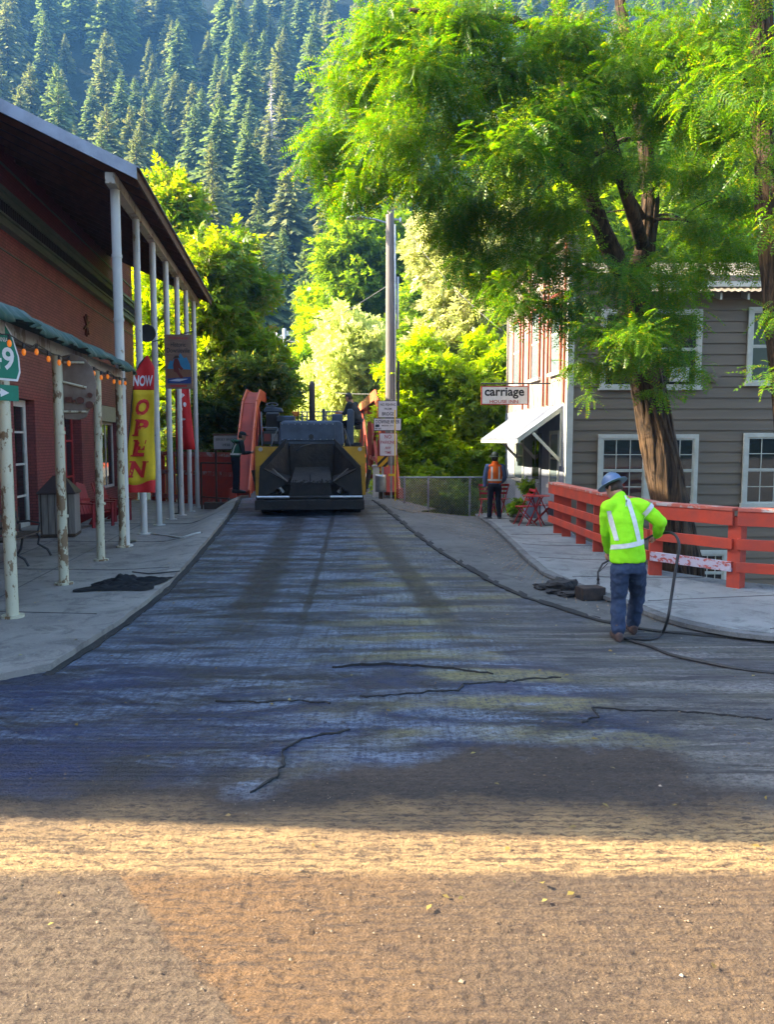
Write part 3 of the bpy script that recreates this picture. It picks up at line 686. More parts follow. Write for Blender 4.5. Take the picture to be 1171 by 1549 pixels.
# ---------------------------------------------------------------- feather flags
def feather(name, Y, L_, R_, zones, label, lean=0.0):
    yb_ = Y; base = at(L_[-1][0], L_[-1][1] + 0, Y); x0 = base.x
    gz = h(x0, Y) + .075
    r0 = empty(name, (x0, Y, gz), 0, label, 'flag'); I = inv(r0)
    def edge(P, py):
        P2 = [(a, b) for a, b in P]; return pl(P2, py)
    def wav(p): p = Vector(p); p.y += .03 * math.sin(p.x * 16 + p.z * 2.2) + .02 * math.sin(p.z * 5); return p
    for nm, ya_, yb2, mt in zones:
        m = MB(); rows = []; n = 16
        for i in range(n + 1):
            rr = []
            for j in range(9):
                t = j / 8; pya = ya_(t) if callable(ya_) else ya_; pyb = yb2(t) if callable(yb2) else yb2; py = lerp(pya, pyb, i / n)
                px = lerp(edge(L_, py), edge(R_, py), t); rr.append(wav(I @ at(px, py, Y)))
            rows.append(rr)
        m.sheet(rows); o = m.build(nm, mt, r0, smooth=True); sd = o.modifiers.new('s', 'SOLIDIFY'); sd.thickness = .004
    m = MB(); pts = [Vector((.02, 0, 0))] + [I @ at(edge(L_, py) - .5, py, Y) for py in range(L_[-1][1], L_[0][1] - 1, -12)]; m.tube(pts, [.02] * 3 + [.012] * (len(pts) - 3), 8); m.build('pole', MAT['black'], r0)
    m = MB(); m.tube([(.02, 0, 0), (.02, 0, .03)], .17, 16); m.tube([(.02, 0, .03), (.02, 0, .25)], .03, 10); m.build('base', MAT['black'], r0)
    return r0, I, wav
frd, fye, fwh = flat('flag_red', (.62, .02, .02), .7), flat('flag_yellow', (.72, .50, .01), .7), flat('flag_white', (.75, .72, .75), .7)
Lf = [(222, 538), (213, 546), (206, 562), (200, 600), (196, 650), (191, 700), (189, 744)]
Rf = [(224, 538), (230, 548), (234, 556), (233, 600), (233, 660), (235, 745)]
r0, I, wav = feather('open_flag', 16.2, Lf, Rf, [('red_field', 538, 590, frd), ('yellow_field', 590, lambda t: 730 + 4 * math.sin(t * 5), fye), ('red_field', lambda t: 730 + 4 * math.sin(t * 5), 745, frd)], 'tall red and yellow feather flag reading NOW OPEN standing between the posts')
off = lambda p: wav(p) + Vector((0, -.014, 0))
def word(s_, px, py, w, h_, mt, **k):
    p = I @ at(px, py, 16.2); u = 16.2 / FPX; text('lettering', s_, mt, r0, Matrix.Translation(p) @ FACE, w * u, h_ * u, bend=off, **k)
word('NOW', 217, 576, 29, 16, fwh, bold=.03, shear=.1)
for ch, px, py, w in (('O', 215, 616, 19), ('P', 214, 647, 19), ('E', 211, 678, 18), ('N', 208, 710, 23)):
    word(ch, px, py, w, 25, frd, bold=.045, shear=.22, serif=ch)
Lg = [(268, 492), (266, 505), (265, 540), (266, 640), (267, 672)]; Rg = [(270, 492), (277, 515), (283, 560), (290, 640), (296, 686)]
r1, I, wav = feather('red_flag', 24.6, Lg, Rg, [('red_field', 492, 680, frd)], 'red feather flag with white figures farther along the verandah')
off = lambda p: wav(p) + Vector((0, -.016, 0))
for px, py, w, h_ in ((270, 555, 5, 9), (271, 568, 7, 4), (271, 582, 4, 11), (275, 598, 8, 8), (280, 612, 5, 9), (273, 618, 6, 10), (276, 634, 9, 4), (274, 646, 4, 10)):
    p = I @ at(px, py, 24.6); u = 24.6 / FPX
    m = MB(); m.add([off(p + Vector((math.cos(a) * w * u * .5 * random.uniform(.7, 1.1), 0, math.sin(a) * h_ * u * .5 * random.uniform(.7, 1.1)))) for a in [k * .785 for k in range(8)]], [tuple(range(8))]); m.build('white_figure', fwh, r1)
# ---------------------------------------------------------------- painted hanging sign
Y = 19.5; q = at(269, 520, Y); u = Y / FPX
r0 = empty('hanging_sign', (q.x, Y, 2.6), R(4), 'painted wooden Historic Downieville sign with a gold panner and blue mountains hanging from the verandah', 'sign')
def X(px): return (px - 269) * u
def Z(py): return at(269, py, Y).z - 2.6
MAT['sign_wood'] = simple('sign_wood', (.25, .155, .11), (.17, .10, .07), 4, .7, .2, stretch=(1, 1, 5))
m = MB(); m.box(X(249), X(289), 0, .05, Z(588), Z(506)); m.build('board', MAT['sign_wood'], r0, bevel=.008)
def paint(nm, P, mt, k): m = MB(); m.prism([(X(a), -.0015 * k, Z(b)) for a, b in P], (0, .0012, 0)); m.build(nm, mt, r0)
paint('painted_mountains', [(252, 558), (257, 545), (260, 547), (265, 538), (268, 542), (272, 534), (277, 542), (281, 540), (286, 552), (287, 560)], flat('paint_blue', (.03, .20, .36)), 2)
paint('painted_ground', [(252, 558), (287, 559), (287, 574), (252, 574)], flat('paint_brown', (.20, .09, .05)), 3)
paint('painted_river', [(252, 573), (270, 571), (287, 570), (287, 580), (252, 580)], flat('paint_navy', (.02, .05, .20)), 4)
paint('painted_foam', [(254, 576), (266, 573), (283, 573), (270, 577)], flat('paint_foam', (.5, .55, .65)), 5)
paint('painted_figure', [(263, 543), (268, 542), (270, 546), (272, 553), (276, 558), (273, 560), (269, 557), (270, 563), (276, 571), (272, 573), (266, 564), (262, 562), (261, 552)], flat('paint_maroon', (.13, .02, .015)), 6)
paint('painted_hat', [(261, 543), (271, 541), (269, 538), (264, 538)], flat('paint_hat', (.05, .03, .02)), 7)
for s_, py, w, h_, mt in (('Welcome to', 511, 28, 4.5, 'sign_red'), ('Historic', 521, 22, 7, 'ink'), ('Downieville', 530, 34, 7, 'ink'), ('Gold Country', 584, 24, 3, 'sign_red')):
    if py != 584: text('lettering', s_, MAT[mt], r0, TM(0, -.002, Z(py)), w * u, h_ * u, .012)
paint('painted_line', [(256, 582.5), (281, 582.5), (281, 585), (256, 585)], MAT['sign_red'], 2)
m = MB(); m.tube([(X(232), .02, Z(517)), (X(291), .02, Z(501))], .014, 6); m.tube([(X(254), .02, Z(510)), (X(254), .02, Z(511))], .01, 5)
for a in (254, 284): m.tube([(X(a), .02, Z(506)), (X(a), .02, Z(517 - (a - 232) * .27))], .006, 5)
m.build('bracket', MAT['black'], r0)
# ---------------------------------------------------------------- round dark hanging plaque and pale notice board
q = at(222, 504, 18.5); r0 = empty('round_plaque', (q.x, q.y, q.z), 0, 'round black plaque hanging between the verandah posts', 'plaque')
m = MB(); m.tube([(0, -.02, 0), (0, .02, 0)], .20, 28); m.build('disc', MAT['black'], r0, smooth='auto')
m = MB(); m.tube([(0, 0, .2), (-.1, .05, .26)], .006, 5); m.tube([(-.31, 0, -.02), (.2, 0, -.02)], .01, 6); m.build('hanger', MAT['steel'], r0)
q = at(236, 660, 19.9); r0 = empty('notice_board', (q.x, q.y, 2.2), R(3), 'pale grey blank panel half hidden behind the yellow flag', 'panel')
z0_, z1_ = at(236, 655, 19.9).z - 2.2, at(236, 578, 19.9).z - 2.2
m = MB(); m.box(-.14, .08, -.02, .02, z0_, z1_); m.build('panel', flat('pale_grey', (.36, .38, .37)), r0, bevel=.004)
m = MB(); m.tube([(.08, 0, z1_ - .1), (.2, .0, z1_ - .1)], .01, 6); m.tube([(.08, 0, z0_ + .1), (.2, 0, z0_ + .1)], .01, 6); m.build('bracket', MAT['steel'], r0)
# ---------------------------------------------------------------- crumpled tarpaulin by the left edge
c0 = hit(190, 884, .08)
m = MB(); n = 34; rows = []
for i in range(n):
    r_ = []
    for j in range(n):
        a, b = i / (n - 1) - .5, j / (n - 1) - .5
        k = 1 + .22 * mnoise.noise(Vector((a * 4, b * 4, 9)))
        x, y = a * 1.02 * k + b * .14, b * .95 * k
        f = max(0, 1 - (max(abs(a), abs(b)) * 2) ** 3)
        z = .012 + f * (.11 * abs(mnoise.noise(Vector((a * 7, b * 9, 1)))) + .09 * math.exp(-((a + .12) ** 2 + (b - .25) ** 2) * 40))
        X_, Y_ = c0.x + x, c0.y + y; r_.append((X_, Y_, h(X_, Y_) + .075 + z))
    rows.append(r_)
m.sheet(rows); o = m.build('tarpaulin', simple('tarp_black', (.008, .008, .009), (.016, .016, .017), 5, .75, .3, 20, spec=.15), smooth=True)
tag(o, 'crumpled black tarpaulin lying on the left sidewalk', 'tarpaulin')
m = MB(); pts = []
for px, py in ((200, 866), (225, 869), (250, 867), (272, 865)):
    p = hit(px, py, .08); pts.append(p + Vector((0, 0, .012)))
m.tube(pts, .01, 6); tag(m.build('rope', MAT['black'], smooth=True), 'thin black rope running from the tarpaulin to the road edge', 'rope')
m = MB(); pts = [hit(px, py, .08) + Vector((0, 0, .008)) for px, py in ((228, 808), (255, 811), (275, 814), (290, 809), (303, 806))]
m.tube(pts, .018, 6); tag(m.build('white_strip', MAT['white_paint'], smooth=True), 'thin white strip lying on the sidewalk among the verandah posts', 'strip')
# ---------------------------------------------------------------- inn on the right
def wavy_panel(mb, a, b, c, d, n, amp, axis):     # corrugated sheet: a-b is the corrugated direction, a-d the run
    a, b, c, d = map(Vector, (a, b, c, d)); ax = Vector(axis)
    rows = []
    for i in range(n + 1):
        t = i / n; o = ax * amp * math.sin(t * n * math.pi / 2)
        rows.append([a.lerp(b, t) + o, d.lerp(c, t) + o])
    mb.sheet(rows)
MAT['siding'] = simple('brown_siding', (.19, .148, .102), (.145, .115, .08), 1.3, .6, .25, 30, stretch=(.3, 1, 4))
MAT['planks'] = chipped('whitewashed_planks', (.34, .28, .24), (.22, .14, .09), .46, 5, (3, 3, .35), .75)
MAT['trim'] = simple('cream_trim', (.56, .57, .50), (.45, .46, .40), 4, .5, .1)
MAT['corr'] = simple('corrugated_metal', (.20, .225, .26), (.13, .14, .17), 2, .6, .1, metal=.55)
MAT['roof_tin'] = simple('tin_roof', (.26, .23, .17), (.17, .14, .10), 2, .5, .1, metal=.4)
YG = 18.6; G0 = at(864, 700, YG)                   # front corner of the inn
inn = empty('inn_building', (G0.x, YG, 0), 0, 'grey brown clapboard inn with a sunlit plank front, white windows and small tin awning', 'building')
u = YG / FPX
def IX(px): return at(px, 700, YG).x - G0.x
def IZ(py): return at(900, py, YG).z
m = MB(); z = -2.4; W_ = 9.0
m.box(0.02, W_, .03, .3, -2.4, 5.75)
while z < 5.7:
    m.add([(0, -.018, z), (W_, -.018, z), (W_, .008, z + .246), (0, .008, z + .246), (0, .03, z), (W_, .03, z)], [(0, 1, 2, 3), (0, 4, 5, 1)]); z += .25
m.build('siding', MAT['siding'], inn)
m = MB(); m.box(-.13, .02, -.045, .12, -.5, 6.2); m.build('corner_board', MAT['trim'], inn)
def inn_window(x0, x1, z0, z1, dbl, nx, nz, ac=False, blind=False):
    w = .10; f = MB()
    f.box(x0, x1, -.075, -.02, z1 - w, z1); f.box(x0 - .03, x1 + .03, -.10, -.02, z0 - .02, z0 + w * .8)
    f.box(x0, x0 + w, -.075, -.02, z0 + w * .8, z1 - w); f.box(x1 - w, x1, -.075, -.02, z0 + w * .8, z1 - w)
    if dbl: xm = (x0 + x1) / 2; f.box(xm - w * .9, xm + w * .9, -.073, -.02, z0 + w * .8, z1 - w)
    fr_ = f.build('window', MAT['trim'], inn, bevel=.004)
    cells = [(x0 + w, (x0 + x1) / 2 - w * .9), ((x0 + x1) / 2 + w * .9, x1 - w)] if dbl else [(x0 + w, x1 - w)]
    for a, b in cells:
        zm = (z0 + z1) / 2
        for zz0, zz1, yy in ((z0 + w * .8, zm, -.045), (zm, z1 - w, -.055)):
            s_ = MB(); t = .035
            s_.box(a, b, yy, yy + .02, zz0, zz0 + t); s_.box(a, b, yy, yy + .02, zz1 - t, zz1); s_.box(a, a + t, yy, yy + .02, zz0 + t, zz1 - t); s_.box(b - t, b, yy, yy + .02, zz0 + t, zz1 - t)
            for i in range(1, nx): c = lerp(a, b, i / nx); s_.box(c - .009, c + .009, yy + .002, yy + .014, zz0 + t, zz1 - t)
            for i in range(1, nz): c = lerp(zz0, zz1, i / nz); s_.box(a + t, b - t, yy + .003, yy + .013, c - .009, c + .009)
            s_.build('sash', MAT['trim'], fr_)
        g_ = MB(); g_.box(a, b, -.034, -.03, z0 + w * .8, z1 - w); g_.build('pane', MAT['glass' if not blind else 'glass_blind'], fr_)
    return fr_
MAT['glass_blind'] = glassmat('glass_with_blind', (.10, .12, .10))
inn_window(IX(904), IX(1055), IZ(766), IZ(657), True, 3, 2)
inn_window(IX(1123), IX(1274), IZ(766), IZ(655), True, 3, 2)
inn_window(IX(904), IX(1055), IZ(589), IZ(468), True, 1, 1)
inn_window(IX(1123), IX(1274), IZ(583), IZ(465), True, 1, 1, blind=True)
inn_window(IX(1056), IX(1106), IZ(900), IZ(832), False, 3, 1)
m = MB(); m.box(IX(1007), IX(1035), -.16, -.08, IZ(578), IZ(556)); m.build('vent_panel', MAT['trim'], inn, bevel=.01)
m = MB(); m.tube([(IX(1075), -.02, IZ(571)), (IX(1075), -.10, IZ(571))], .13, 20); m.tube([(IX(1075), -.10, IZ(571)), (IX(1075), -.14, IZ(571))], .08, 16); m.build('vent_cap', MAT['siding'], inn, smooth='auto')
ze = IZ(446)
m = MB(); wavy_panel(m, (1.2, -.45, ze), (W_ + .5, -.45, ze), (W_ + .5, 4.5, ze + 1.7), (1.2, 4.5, ze + 1.7), 220, .014, (0, -.4, .9)); o = m.build('roof', MAT['roof_tin'], inn); sd = o.modifiers.new('s', 'SOLIDIFY'); sd.thickness = .01
for k in range(13):
    m = MB(); x = 1.35 + .62 * k; m.prism([(x, -.36, ze - .02), (x, 0, ze + .12), (x, 0, ze - .06), (x, -.36, ze - .17)], (.05, 0, 0)); m.build('rafter', MAT['trim'], inn)
m = MB(); m.box(1.2, W_, -.05, -.02, 5.62, 5.74); m.build('frieze', MAT['trim'], inn)
# street front (faces the lane, in sun): planks, red trimmed windows
Fd = (at(772, 700, 25.2) - at(864, 700, YG)); Fd.z = 0; FL = Fd.length; Fd.normalize(); fa = math.atan2(Fd.x, Fd.y) * -1
TF_ = Matrix.Translation((-.13, .12, 0)) @ Matrix.Rotation(fa, 4, 'Z')   # local: +y along the front, -x out to the street
m = MB(TF_); y = 0
m.box(.035, .3, 0, FL, -.6, 6.7)
while y < FL - .05:
    w = random.uniform(.20, .26); w = min(w, FL - y); m.box(0 - random.uniform(0, .006), .034, y + .006, y + w - .004, 2.98, 6.7); y += w
m.box(.3, 4.4, FL - .25, FL, -.6, 6.4)
m.build('front_boards', MAT['planks'], inn)
m = MB(TF_); m.prism([(.3, 0.001, 5.9), (.3, FL, 5.9), (4.6, FL, 5.9), (4.6, .001, 5.9)], (0, 0, .06)); m.prism([(-.1, -.1, 6.7), (-.1, FL + .1, 6.7), (.4, FL + .1, 6.7), (.4, -.1, 6.7)], (0, 0, .1)); m.build('front_cap', MAT['roof_tin'], inn)
m = MB(TF_); m.box(-.02, .033, 0, FL, -.6, 2.97); m.build('lower_front', simple('front_blue_grey', (.24, .27, .33), (.18, .20, .25), 3, .6, .15), inn)
MAT['front_trim'] = simple('front_trim_red', (.34, .07, .04), (.22, .05, .03), 3, .6, .2)
def front_window(y0, y1, z0, z1, mt, nx=1):
    f = MB(TF_); w = .09
    f.box(-.05, -.008, y0, y0 + w, z0, z1); f.box(-.05, -.008, y1 - w, y1, z0, z1); f.box(-.05, -.008, y0 + w, y1 - w, z1 - w, z1)
    o = f.build('window', mt, inn); f = MB(TF_); f.box(-.09, -.008, y0 - .05, y1 + .05, z0 - .06, z0 + .02); f.build('sill', MAT['white_paint'], o); zm = (z0 + z1) / 2; f = MB(TF_); f.box(-.04, -.02, y0 + w, y1 - w, zm - .025, zm + .025); f.build('meeting_rail', MAT['white_paint'], o)
    g_ = MB(TF_); g_.box(-.03, -.022, y0 + w, y1 - w, z0 + .02, z1 - w); g_.build('pane', MAT['glass_pale'], o)
MAT['glass_pale'] = glassmat('glass_pale', (.16, .20, .22))
for y0 in (.35, 2.35, 4.6): front_window(y0, y0 + .95, 3.75, 5.65, MAT['front_trim'])
m = MB(TF_); 
for y0 in (.05, 1.55, 1.95, 3.55, 4.25): m.box(-.045, -.008, y0, y0 + .07, 3.0, 6.65)
m.build('red_battens', MAT['front_trim'], inn)
front_window(.35, 1.2, 1.0, 2.35, MAT['trim']); front_window(4.0, 5.2, 1.0, 2.35, MAT['trim'])
sash_m = MB(TF_); sash_m.box(-.06, -.021, 2.0, 2.95, .05, 2.3); dd = sash_m.build('door', simple('door_grey', (.15, .16, .19), (.10, .11, .13), 4, .5), inn)
g_ = MB(TF_); g_.box(-.07, -.061, 2.15, 2.8, 1.1, 2.15); g_.build('pane', MAT['glass'], dd)
g_ = MB(TF_); g_.ball((-.1, 2.1, 1.0), .03, 8, 6); g_.build('handle', MAT['steel'], dd)
# awning on the street front
A0, A1z = 2.15, 2.93
m = MB(TF_); wavy_panel(m, (-.02, .12, A1z), (-.02, 4.9, A1z), (-1.12, 4.9, A0), (-1.12, .12, A0), 120, .012, (-.5, 0, .8)); o = m.build('awning', MAT['corr'], inn); sd = o.modifiers.new('s', 'SOLIDIFY'); sd.thickness = .008
for y in (.16, 2.5, 4.8):
    m = MB(TF_); m.beam((-.03, y, A1z - .07), (-1.08, y, A0 - .04), .05, .09); m.build('awning_rafter', MAT['trim'], inn)
    m = MB(TF_); m.beam((-.03, y, A0 - .55), (-.72, y, A0 + .14), .05, .07); m.beam((-.05, y, 1.5), (-.05, y, A1z - .1), .05, .05); m.build('awning_brace', MAT['trim'], inn)
m = MB(TF_); m.box(-1.10, -1.04, .1, 4.9, A0 - .10, A0 - .012); m.build('awning_edge', MAT['trim'], inn)
m = MB(TF_); m.tube([(-.04, .03, .7), (-.12, .03, .9), (-.10, .03, 1.0)], .03, 8); m.tube([(-.12, -.02, .9), (-.12, -.02, 1.02)], .05, 10); m.build('meter_box', MAT['steel'], inn, smooth='auto')
# hanging inn sign
Y = 19.8; q = at(764, 598, Y); u2 = Y / FPX
r0 = empty('inn_sign', (q.x, Y, 3.0), 0, 'white Carriage House Inn sign with a red border projecting from the plank front', 'sign')
w, hh = 71 * u2, 28 * u2; zc = q.z - 3.0
m = MB(); m.box(-w / 2, w / 2, 0, .04, zc - hh / 2, zc + hh / 2); m.build('border', flat('border_red', (.38, .05, .03)), r0)
m = MB(); m.box(-w / 2 + .025, w / 2 - .025, -.003, -.0005, zc - hh / 2 + .025, zc + hh / 2 - .025); m.build('panel', MAT['sign_white'], r0)
text('lettering', 'carriage', MAT['ink'], r0, TM(-.01, -.005, zc + .055), w * .84, hh * .60, .025)
text('lettering', 'HOUSE INN', MAT['border_red'], r0, TM(-.02, -.005, zc - hh * .33), w * .60, hh * .17, .02)
m = MB(); m.tube([(-w / 2, .02, zc + hh / 2 + .06), (w / 2 + .55, .02, zc + hh / 2 + .06)], .018, 8)
for x in (-w * .4, w * .4): m.tube([(x, .02, zc + hh / 2 - .01), (x, .02, zc + hh / 2 + .06)], .01, 6)
m.build('bracket', MAT['black'], r0)
# ---------------------------------------------------------------- red timber guard rail
fz = lambda x, y: h(x, y) + .095
PW = [(844, 806), (857, 811), (879, 822), (905, 834), (991, 869), (1113, 888)]
PP = [hit(a, b, .095) for a, b in PW]; PP = [Vector((p.x, p.y)) for p in PP] + [Vector((6.4, 10.35)), Vector((8.3, 9.4)), Vector((10.5, 8.3))]
r0 = empty('timber_guard_rail', (PP[3].x, PP[3].y, fz(PP[3].x, PP[3].y)), 0, 'red painted three rail timber fence along the right sidewalk with one peeling board', 'fence'); I = inv(r0)
for p in PP:
    z0 = fz(p.x, p.y); m = MB(I); m.box(-.095, .095, -.085, .085, -.5, 1.0, Matrix.Translation((p.x, p.y + .0, z0)) @ Matrix.Rotation(R(-12 if p.y > 12 else -50), 4, 'Z')); m.build('post', MAT['red_wood'], r0, bevel=.006)
runs = [(PP[0], PP[3]), (PP[3], PP[4]), (PP[4], PP[5]), (PP[5], PP[6]), (PP[6], PP[7]), (PP[7], PP[8])]
d0 = (PP[1] - PP[0]).normalized(); runs[0] = (PP[0] - d0 * .3, PP[3])
for k, (a, b) in enumerate(runs):
    d = (b - a).normalized(); o = Vector((-d.y, d.x)) * -.12 if False else Vector((d.y, -d.x)) * .115
    if o.x > 0: o = -o
    za, zb_ = fz(a.x, a.y), fz(b.x, b.y)
    for zc_, hh_, nm, mt in ((.98, .20, 'rail', 'red_wood'), (.62, .15, 'rail', 'red_wood'), (.30, .14, 'rail', 'red_wood')):
        if k == 2 and zc_ == .30: mt = 'peeling'
        m = MB(I); m.beam((a.x + o.x, a.y + o.y, za + zc_), (b.x + o.x, b.y + o.y, zb_ + zc_), .05, hh_); oo = m.build(nm, MAT[mt], r0, bevel=.005)
        if mt == 'peeling': oo['label'] = 'white and red peeling lower board'
    m = MB(I); m.beam((a.x + o.x * .3, a.y + o.y * .3, za + 1.105), (b.x + o.x * .3, b.y + o.y * .3, zb_ + 1.105), .24, .045); m.build('top_board', MAT['red_top'], r0, bevel=.004)
# ---------------------------------------------------------------- bistro furniture, planter
MAT['bistro'] = simple('bistro_red', (.42, .03, .03), (.30, .025, .025), 5, .45)
def bistro_chair(loc, rz, label):
    r0 = empty('bistro_chair', loc, rz, label, 'folding chair', 'red folding bistro chairs by the inn'); mt = MAT['bistro']
    for x in (-.19, .19):
        m = MB(); m.beam((x, -.24, 0), (x, .20, .88), .025, .02, (1, 0, 0)); m.build('leg', mt, r0)
        m = MB(); m.beam((x * .9, .24, 0), (x * .9, -.20, .46), .025, .02, (1, 0, 0)); m.build('leg', mt, r0)
    m = MB()
    for k in range(5): m.box(-.2, .2, -.2 + k * .08, -.14 + k * .08, .452, .468)
    m.build('seat', mt, r0)
    m = MB()
    for z in (.62, .74, .85): y = -.24 + (z / .88) * .44; m.box(-.2, .2, y - .02, y - .005, z - .03, z + .03)
    m.build('backrest', mt, r0)
p = hit(737, 780, .095); bistro_chair((p.x, p.y, p.z), R(160), 'red folding chair beyond the man in the orange vest')
p = hit(752, 781, .095); bistro_chair((p.x + .1, p.y + .3, p.z), R(200), 'red folding chair just right of the man in the orange vest')
p = hit(826, 792, .095); bistro_chair((p.x - .05, p.y + .1, p.z), R(80), 'red folding chair at the round table near the fence end')
p = hit(795, 794, .095); bistro_chair((p.x, p.y, p.z), R(-80), 'red folding chair on the street side of the round table')
p = hit(811, 795, .095); r0 = empty('bistro_table', (p.x, p.y, p.z), 0, 'round red bistro table below the tin awning', 'table')
m = MB(); m.tube([(0, 0, .72), (0, 0, .735)], .33, 28); m.build('tabletop', MAT['bistro'], r0, smooth='auto')
for a in (0, 90): 
    m = MB(Matrix.Rotation(R(a + 20), 4, 'Z')); m.beam((-.26, 0, 0), (.2, 0, .72), .025, .02); m.beam((.26, .03, 0), (-.2, .03, .72), .025, .02); m.build('leg_pair', MAT['bistro'], r0)
p = hit(781, 791, .095); r0 = empty('planter', (p.x, p.y, p.z), 0, 'small round wooden planter with a leafy plant at the inn front', 'planter')
m = MB(); m.tube([(0, 0, 0), (0, 0, .22)], [.14, .17], 16); m.build('tub', MAT['grey_wood'], r0, smooth='auto')
m = MB()
for z in (.05, .16): m.tube([(0, 0, z), (0, 0, z + .02)], .17, 16)
m.build('hoop', MAT['black'], r0)
p = at(800, 730, 21.4); r0 = empty('potted_fern', (p.x + .1, 21.4, h(p.x, 21.4) + .09), 0, 'bushy green potted fern on a box behind the bistro table', 'plant')
m = MB(); m.box(-.2, .2, -.2, .2, 0, .55); m.build('box', simple('box_blue', (.25, .30, .38), None, 3, .6), r0, bevel=.01)
PL = [(planter_o, z_, r_) for planter_o, z_, r_ in ((bpy.data.objects['planter'], .42, .2), (r0, .78, .32))]
# ---------------------------------------------------------------- utility pole with lamp arm
pb = at(591, 752, 25.4); zb = h(pb.x, 25.4) - .3
r0 = empty('utility_pole', (pb.x, 25.4, zb), 0, 'tall weathered wooden utility pole with a street lamp arm behind the small traffic signs', 'utility pole')
MAT['pole_wood'] = simple('pole_wood', (.21, .185, .165), (.13, .115, .10), 6, .8, .5, 40, stretch=(6, 6, .25))
zt = at(590, 316, 25.4).z - zb
m = MB(); m.tube([(0, 0, 0), (0, 0, 4), (-.02, 0, zt)], [.175, .165, .125], 16); m.build('pole', MAT['pole_wood'], r0, smooth='auto')
m = MB(); m.tube([(.15, -.12, .3), (.13, -.12, zt - .5)], .03, 8); m.build('conduit', MAT['steel'], r0)
m = MB(); m.tube([(.24, -.05, 3.2), (.24, -.05, 4.6)], .045, 8); m.build('riser', MAT['black'], r0)
m = MB(); m.tube([(.22, -.05, 5.6), (.22, -.05, 7.2)], .04, 8); m.build('riser', MAT['steel'], r0)
za = at(590, 338, 25.4).z - zb
m = MB(); m.tube([(-.1, 0, za), (-.5, -.02, za + .12), (-.85, -.04, za + .16)], .03, 8); m.build('lamp_arm', MAT['steel'], r0)
m = MB(); m.loft([((-.80, -.04, za + .16), (0, .06, 0), (0, 0, .05)), ((-.95, -.04, za + .17), (0, .12, 0), (0, 0, .08)), ((-1.25, -.04, za + .16), (0, .11, 0), (0, 0, .06)), ((-1.38, -.04, za + .14), (0, .04, 0), (0, 0, .03))], 12); m.build('lamp_head', MAT['steel'], r0, smooth='auto')
m = MB(); m.tube([(.1, 0, za + .12), (.32, 0, za + .10)], .03, 8); m.tube([(.3, 0, za + .04), (.3, 0, za + .17)], .04, 8); m.build('insulator', MAT['steel'], r0)
MAT['wire'] = simple('wire_grey', (.10, .10, .10), None, 3, .6)
def wire(a, b, sag, r, label):
    a, b = Vector(a), Vector(b); P = [a.lerp(b, i / 20) - Vector((0, 0, sag * 4 * (i / 20) * (1 - i / 20))) for i in range(21)]
    m = MB(); m.tube(P, r, 5); tag(m.build('overhead_wire', MAT['wire'], smooth=True), label, 'wire')
wire((pb.x + .3, 25.4, zb + za + .1), at(760, 500, 19.6), .25, .009, 'pale overhead wire running from the utility pole to the inn')
wire((pb.x, 25.4, zb + 7.0), at(330, 545, 45), .5, .012, 'overhead wire crossing from the utility pole to the trees on the left')
wire(at(440, 586, 60), at(700, 590, 30), .3, .022, 'low overhead wire passing behind the exhaust stack')
# far pole with crossarms
q = at(430, 515, 75); r0 = empty('distant_pole', (q.x, 75, 1.5), 0, 'small distant power pole with white insulators above the bridge', 'utility pole')
zt = at(430, 497, 75).z - 1.5
m = MB(); m.tube([(0, 0, 0), (0, 0, zt)], .16, 8); m.build('pole', MAT['sign_white'], r0)
m = MB(); m.beam((-.9, 0, zt - .7), (1.1, 0, zt - .5), .1, .12); m.build('crossarm', MAT['sign_white'], r0)
for x, z in ((-.7, -.5), (.3, -.35), (.9, -.3)):
    m = MB(); m.tube([(x, 0, zt + z - .15), (x, 0, zt + z + .12)], .09, 8); m.build('insulator', MAT['sign_white'], r0)
q = Vector((q.x, 75, zt + 1.5))
wire(q + Vector((-1, 0, -.5)), q + Vector((1.7, -2, -1.5)), .2, .04, 'white jumper wire below the distant power pole')
wire(q + Vector((.9, 0, -.4)), at(480, 497, 72), .1, .035, 'upper white wire leaving the distant power pole to the right')
wire(q + Vector((.9, 0, -.9)), at(476, 516, 72), .3, .035, 'lower white wire leaving the distant power pole to the right')
# ---------------------------------------------------------------- signs beside the bridge
Y = 24.2; pz = h(at(592, 745, Y).x, Y); px0 = at(592, 745, Y).x
r0 = empty('sign_post', (px0, Y, pz), 0, 'steel post carrying the stacked no fishing, river and no parking signs', 'sign post')
u = Y / FPX; zz = lambda py: at(590, py, Y).z - pz; xx = lambda px: (px - 592) * u
m = MB(); m.box(-.03, .03, .03, .08, -.2, zz(604)); m.build('post', MAT['steel'], r0)
def plate(name, x0, x1, y0, y1, border, lines, extra=None, yo=0):
    Y0 = -.004 + yo
    m = MB(); m.box(xx(x0), xx(x1), Y0, Y0 + .004, zz(y1), zz(y0)); P = m.build(name, border, r0)
    m = MB(); m.box(xx(x0 + .8), xx(x1 - .8), Y0 - .002, Y0 - .0005, zz(y1 - .8), zz(y0 + .8)); m.build('face', MAT['sign_face'], P)
    for s_, cx, cy, w, h_, mt in lines:
        text('lettering', s_, MAT[mt], P, TM(xx(cx), Y0 - .0035, zz(cy)), w * u, h_ * u, .015)
    return P
MAT['sign_face'] = simple('sign_face', (.60, .56, .56), (.50, .46, .46), 5, .4, .03)
flat('text_red', (.36, .04, .06)); flat('hazard_yellow', (.70, .36, .01)); flat('pole_yellow', (.75, .50, .02))
plate('no_fishing_sign', 572, 601, 606, 632, MAT['ink'], [('NO FISHING', 587, 612, 23, 4, 'ink'), ('FROM', 587, 618.5, 11, 3, 'ink'), ('BRIDGE', 587, 626, 18, 5, 'ink')])
